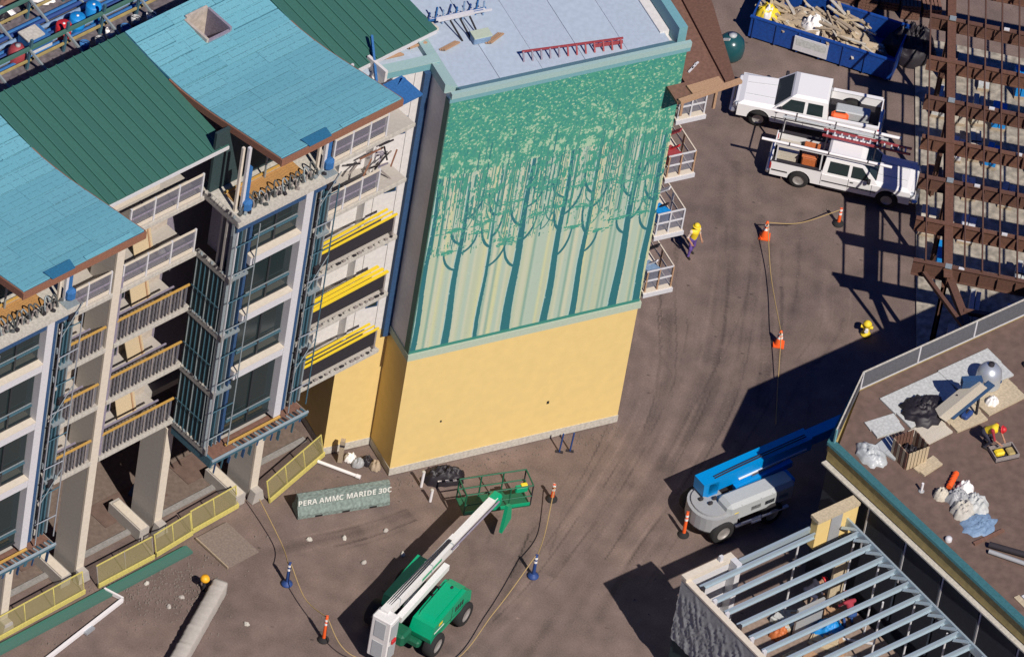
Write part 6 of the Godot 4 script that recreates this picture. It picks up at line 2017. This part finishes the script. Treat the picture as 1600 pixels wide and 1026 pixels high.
# ------------------------------------------------------------------ people
func body_mesh(bones: Array, k := 0.045, cell := 0.028) -> ArrayMesh:
	var lo := Vector3(9, 9, 9)
	var hi := -lo
	for b in bones:
		for i in 2:
			var e: float = b[2 + i] + 0.08
			lo = lo.min(b[i] - Vector3(e, e, e))
			hi = hi.max(b[i] + Vector3(e, e, e))
	var n := Vector3i(((hi - lo) / cell).ceil()) + Vector3i.ONE
	var F := PackedFloat32Array()
	F.resize(n.x * n.y * n.z)
	F.fill(1.0)
	for b in bones:
		var p0: Vector3 = b[0]
		var p1: Vector3 = b[1]
		var e: float = maxf(b[2], b[3]) + 0.12
		var l3 := Vector3i(((p0.min(p1) - Vector3(e, e, e) - lo) / cell).floor()).clamp(Vector3i.ZERO, n - Vector3i.ONE)
		var h3 := Vector3i(((p0.max(p1) + Vector3(e, e, e) - lo) / cell).ceil()).clamp(Vector3i.ZERO, n - Vector3i.ONE)
		var d := p1 - p0
		var dd := maxf(d.length_squared(), 1e-6)
		for z in range(l3.z, h3.z + 1):
			for y in range(l3.y, h3.y + 1):
				for x in range(l3.x, h3.x + 1):
					var p := lo + Vector3(x, y, z) * cell
					var t := clampf((p - p0).dot(d) / dd, 0.0, 1.0)
					var s: float = (p - p0 - d * t).length() - lerpf(b[2], b[3], t)
					var i := (z * n.y + y) * n.x + x
					var f := F[i]
					var h := maxf(k - absf(f - s), 0.0) / k
					F[i] = minf(f, s) - h * h * k * 0.25
	var st := SurfaceTool.new()
	st.begin(Mesh.PRIMITIVE_TRIANGLES)
	var id := {}
	var count := 0
	var off := [Vector3i(0, 0, 0), Vector3i(1, 0, 0), Vector3i(0, 1, 0), Vector3i(1, 1, 0), Vector3i(0, 0, 1), Vector3i(1, 0, 1), Vector3i(0, 1, 1), Vector3i(1, 1, 1)]
	var edges := [[0, 1], [2, 3], [4, 5], [6, 7], [0, 2], [1, 3], [4, 6], [5, 7], [0, 4], [1, 5], [2, 6], [3, 7]]
	for z in n.z - 1:
		for y in n.y - 1:
			for x in n.x - 1:
				var base := (z * n.y + y) * n.x + x
				var v := [F[base], F[base + 1], F[base + n.x], F[base + n.x + 1], 0.0, 0.0, 0.0, 0.0]
				var b2 := base + n.x * n.y
				v[4] = F[b2]
				v[5] = F[b2 + 1]
				v[6] = F[b2 + n.x]
				v[7] = F[b2 + n.x + 1]
				var neg := 0
				for q in v:
					if q < 0.0:
						neg += 1
				if neg == 0 or neg == 8:
					continue
				var sum := Vector3.ZERO
				var c := 0
				for e in edges:
					var a: float = v[e[0]]
					var bb: float = v[e[1]]
					if (a < 0.0) != (bb < 0.0):
						sum += Vector3(off[e[0]]).lerp(Vector3(off[e[1]]), a / (a - bb))
						c += 1
				var p := lo + (Vector3(x, y, z) + sum / c) * cell
				var best := 9.0
				var col := Color.WHITE
				for b in bones:
					var d: Vector3 = b[1] - b[0]
					var t := clampf((p - b[0]).dot(d) / maxf(d.length_squared(), 1e-6), 0.0, 1.0)
					var s: float = (p - b[0] - d * t).length() - lerpf(b[2], b[3], t)
					if s < best:
						best = s
						col = b[4]
				st.set_color(col)
				st.set_smooth_group(0)
				st.add_vertex(p)
				id[base] = count
				count += 1
	for z in range(1, n.z - 1):
		for y in range(1, n.y - 1):
			for x in range(1, n.x - 1):
				var base := (z * n.y + y) * n.x + x
				for ax in 3:
					var st1: int = [1, n.x, n.x * n.y][ax]
					var su: int = [n.x, n.x * n.y, 1][ax]
					var sv: int = [n.x * n.y, 1, n.x][ax]
					var fa := F[base] < 0.0
					var fb := F[base + st1] < 0.0
					if fa == fb:
						continue
					var q := [base, base - su, base - su - sv, base - sv]
					var ok := true
					for i in q:
						if not id.has(i):
							ok = false
					if not ok:
						continue
					var o := [0, 2, 1, 0, 3, 2] if fa else [0, 1, 2, 0, 2, 3]
					for i in o:
						st.add_index(id[q[i]])
	st.generate_normals()
	return st.commit()

func person(at: Vector3, turn: float, label: String, pose: String, shirt: Color, legs: Color, hat: String, vest := ""):
	var t := thing("person", label, "person", at, turn)
	var skin := Color(0.40, 0.22, 0.14)
	var boot := Color(0.03, 0.022, 0.018)
	var hip := Vector3(0, 0.94, 0)
	var chest := Vector3(0.04, 1.32, 0)
	var head := Vector3(0.08, 1.62, 0)
	var kl := Vector3(0.10, 0.50, 0.12)
	var kr := Vector3(0.0, 0.50, -0.12)
	var fl := Vector3(0.08, 0.07, 0.15)
	var fr := Vector3(-0.14, 0.07, -0.13)
	var el := Vector3(0.02, 1.10, 0.30)
	var er := Vector3(0.0, 1.10, -0.30)
	var hl := Vector3(0.24, 0.98, 0.26)
	var hr := Vector3(0.20, 0.94, -0.26)
	if pose == "bend":
		hip = Vector3(-0.22, 0.72, 0)
		chest = Vector3(0.12, 0.98, 0)
		head = Vector3(0.40, 1.12, 0)
		kl = Vector3(0.14, 0.46, 0.16)
		kr = Vector3(0.10, 0.44, -0.16)
		fl = Vector3(-0.06, 0.07, 0.18)
		fr = Vector3(-0.16, 0.07, -0.18)
		el = Vector3(0.30, 0.72, 0.28)
		er = Vector3(0.32, 0.72, -0.28)
		hl = Vector3(0.50, 0.52, 0.16)
		hr = Vector3(0.52, 0.52, -0.16)
	var shl := chest + Vector3(0, 0.08, 0.19)
	var shr := chest + Vector3(0, 0.08, -0.19)
	var neck := chest.lerp(head, 0.5)
	var fwd := (head - chest).normalized().cross(Vector3(0, 0, 1)).normalized()
	if fwd.x < 0:
		fwd = -fwd
	var bones := [
		[hip + Vector3(0, 0, 0.07), hip + Vector3(0, 0, -0.07), 0.135, 0.135, legs],
		[hip, chest, 0.13, 0.155, shirt],
		[shl, shr, 0.085, 0.085, shirt],
		[neck - (head - chest) * 0.15, head - (head - chest) * 0.15, 0.055, 0.055, skin],
		[head, head + (head - chest).normalized() * 0.05, 0.095, 0.09, skin],
		[head + fwd * 0.10, head + fwd * 0.115 - Vector3(0, 0.02, 0), 0.016, 0.02, skin],
		[hip + Vector3(0, -0.03, 0.09), kl, 0.095, 0.068, legs],
		[hip + Vector3(0, -0.03, -0.09), kr, 0.095, 0.068, legs],
		[kl, fl + Vector3(0, 0.04, 0), 0.066, 0.048, legs],
		[kr, fr + Vector3(0, 0.04, 0), 0.066, 0.048, legs],
		[fl + Vector3(-0.04, -0.01, 0), fl + Vector3(0.15, -0.025, 0.02), 0.055, 0.042, boot],
		[fr + Vector3(-0.04, -0.01, 0), fr + Vector3(0.15, -0.025, -0.02), 0.055, 0.042, boot],
		[shl, el, 0.062, 0.046, shirt], [shr, er, 0.062, 0.046, shirt],
		[el, hl, 0.044, 0.032, skin], [er, hr, 0.044, 0.032, skin]]
	for s in [[hl, el, 1.0], [hr, er, -1.0]]:
		var d: Vector3 = (s[0] - s[1]).normalized()
		bones.append([s[0], s[0] + d * 0.07, 0.036, 0.034, skin])
	put(t, "body", body_mesh(bones), "vertex")
	# five separate fingers on each hand
	for s in [[hl, el, 1.0], [hr, er, -1.0]]:
		var d: Vector3 = (s[0] - s[1]).normalized()
		var side := d.cross(Vector3(0, 0, 1)).normalized()
		var w := side.cross(d).normalized()
		var palm: Vector3 = s[0] + d * 0.09
		for k in 4:
			var r := palm + w * (k - 1.5) * 0.02
			var l: float = [0.07, 0.08, 0.075, 0.06][k]
			var f := put(t, "finger", tube_mesh([r, r + d * l * 0.6, r + d * l * 0.9 - side * l * 0.45], 0.009, 6), "vertex")
			f.material_override = skin_mat()
		var th := put(t, "thumb", tube_mesh([palm - d * 0.05 + w * 0.03 * s[2], palm - d * 0.01 + w * 0.06 * s[2], palm + d * 0.02 + w * 0.06 * s[2]], 0.010, 6), "vertex")
		th.material_override = skin_mat()
	# hard hat with brim, set on the head
	var up := (head - chest).normalized()
	var hb := Basis(fwd, up, fwd.cross(up)).orthonormalized()
	var hat_n := Node3D.new()
	hat_n.name = "hard_hat"
	t.add_child(hat_n)
	hat_n.transform = Transform3D(hb, head + up * 0.055)
	put(hat_n, "shell", lathe_mesh([[0.128, 0.0], [0.125, 0.05], [0.10, 0.10], [0.055, 0.135], [0.0, 0.145]], 16), hat)
	put(hat_n, "brim", lathe_mesh([[0.12, -0.004], [0.165, -0.012], [0.165, 0.0], [0.12, 0.012]], 16), hat)
	if vest != "":
		var vb: Array = [[hip.lerp(chest, 0.25), chest + Vector3(0, 0.02, 0), 0.152, 0.178, Color.WHITE], [shl - Vector3(0, 0.01, 0.04), shr + Vector3(0, -0.01, 0.04), 0.10, 0.10, Color.WHITE]]
		var vm := put(t, "vest", body_mesh(vb), vest)
		vm.set_meta("label", "bright safety vest")
	return t

func skin_mat():
	if not mats.has("skin"):
		mk("skin", Color(0.40, 0.22, 0.14), 0.6)
	return mats["skin"]

func build_people():
	person(Vector3(6.43, -0.03, -5.95), -50.0, "standing person in yellow hard hat and purple trousers beside the end balconies", "stand", Color(0.62, 0.50, 0.42), Color(0.12, 0.07, 0.28), "bright_yellow", "bright_yellow")
	person(rw(2.5, 6.625, 4.95), -20.0, "bending person in red hard hat and yellow vest on the brown roof", "bend", Color(0.32, 0.03, 0.04), Color(0.03, 0.03, 0.05), "red", "bright_yellow")
	person(rw(-4.55, 1.054, 4.2), 30.0, "bending person in red hard hat and dark clothes beside the cream partition", "bend", Color(0.03, 0.03, 0.05), Color(0.025, 0.03, 0.06), "red")
	person(rw(-3.95, 1.054, 5.75), 120.0, "bending person in dull red shirt and blue trousers by the blue tarpaulin", "bend", Color(0.30, 0.03, 0.05), Color(0.02, 0.07, 0.22), "red_dull")
	# worker's open box on the roof deck
	var tb := thing("tool_tray", "dark tray of yellow tools in front of the bending roof worker", "tray", rw(2.75, 6.625, 5.6), 30.0)
	bx(tb, "tray", -0.5, 0.5, 0.0, 0.05, -0.35, 0.35, "charcoal")
	for s in [[-0.5, -0.46, -0.35, 0.35], [0.46, 0.5, -0.35, 0.35], [-0.46, 0.46, -0.35, -0.31], [-0.46, 0.46, 0.31, 0.35]]:
		bx(tb, "side", s[0], s[1], 0.05, 0.22, s[2], s[3], "picket_pale")
	rb(tb, "tool", Vector3(-0.2, 0.16, 0.0), Vector3(0.4, 0.2, 0.3), 0.06, "bright_yellow")
	rb(tb, "tool", Vector3(0.25, 0.14, 0.05), Vector3(0.3, 0.16, 0.4), 0.05, "olive_wall")
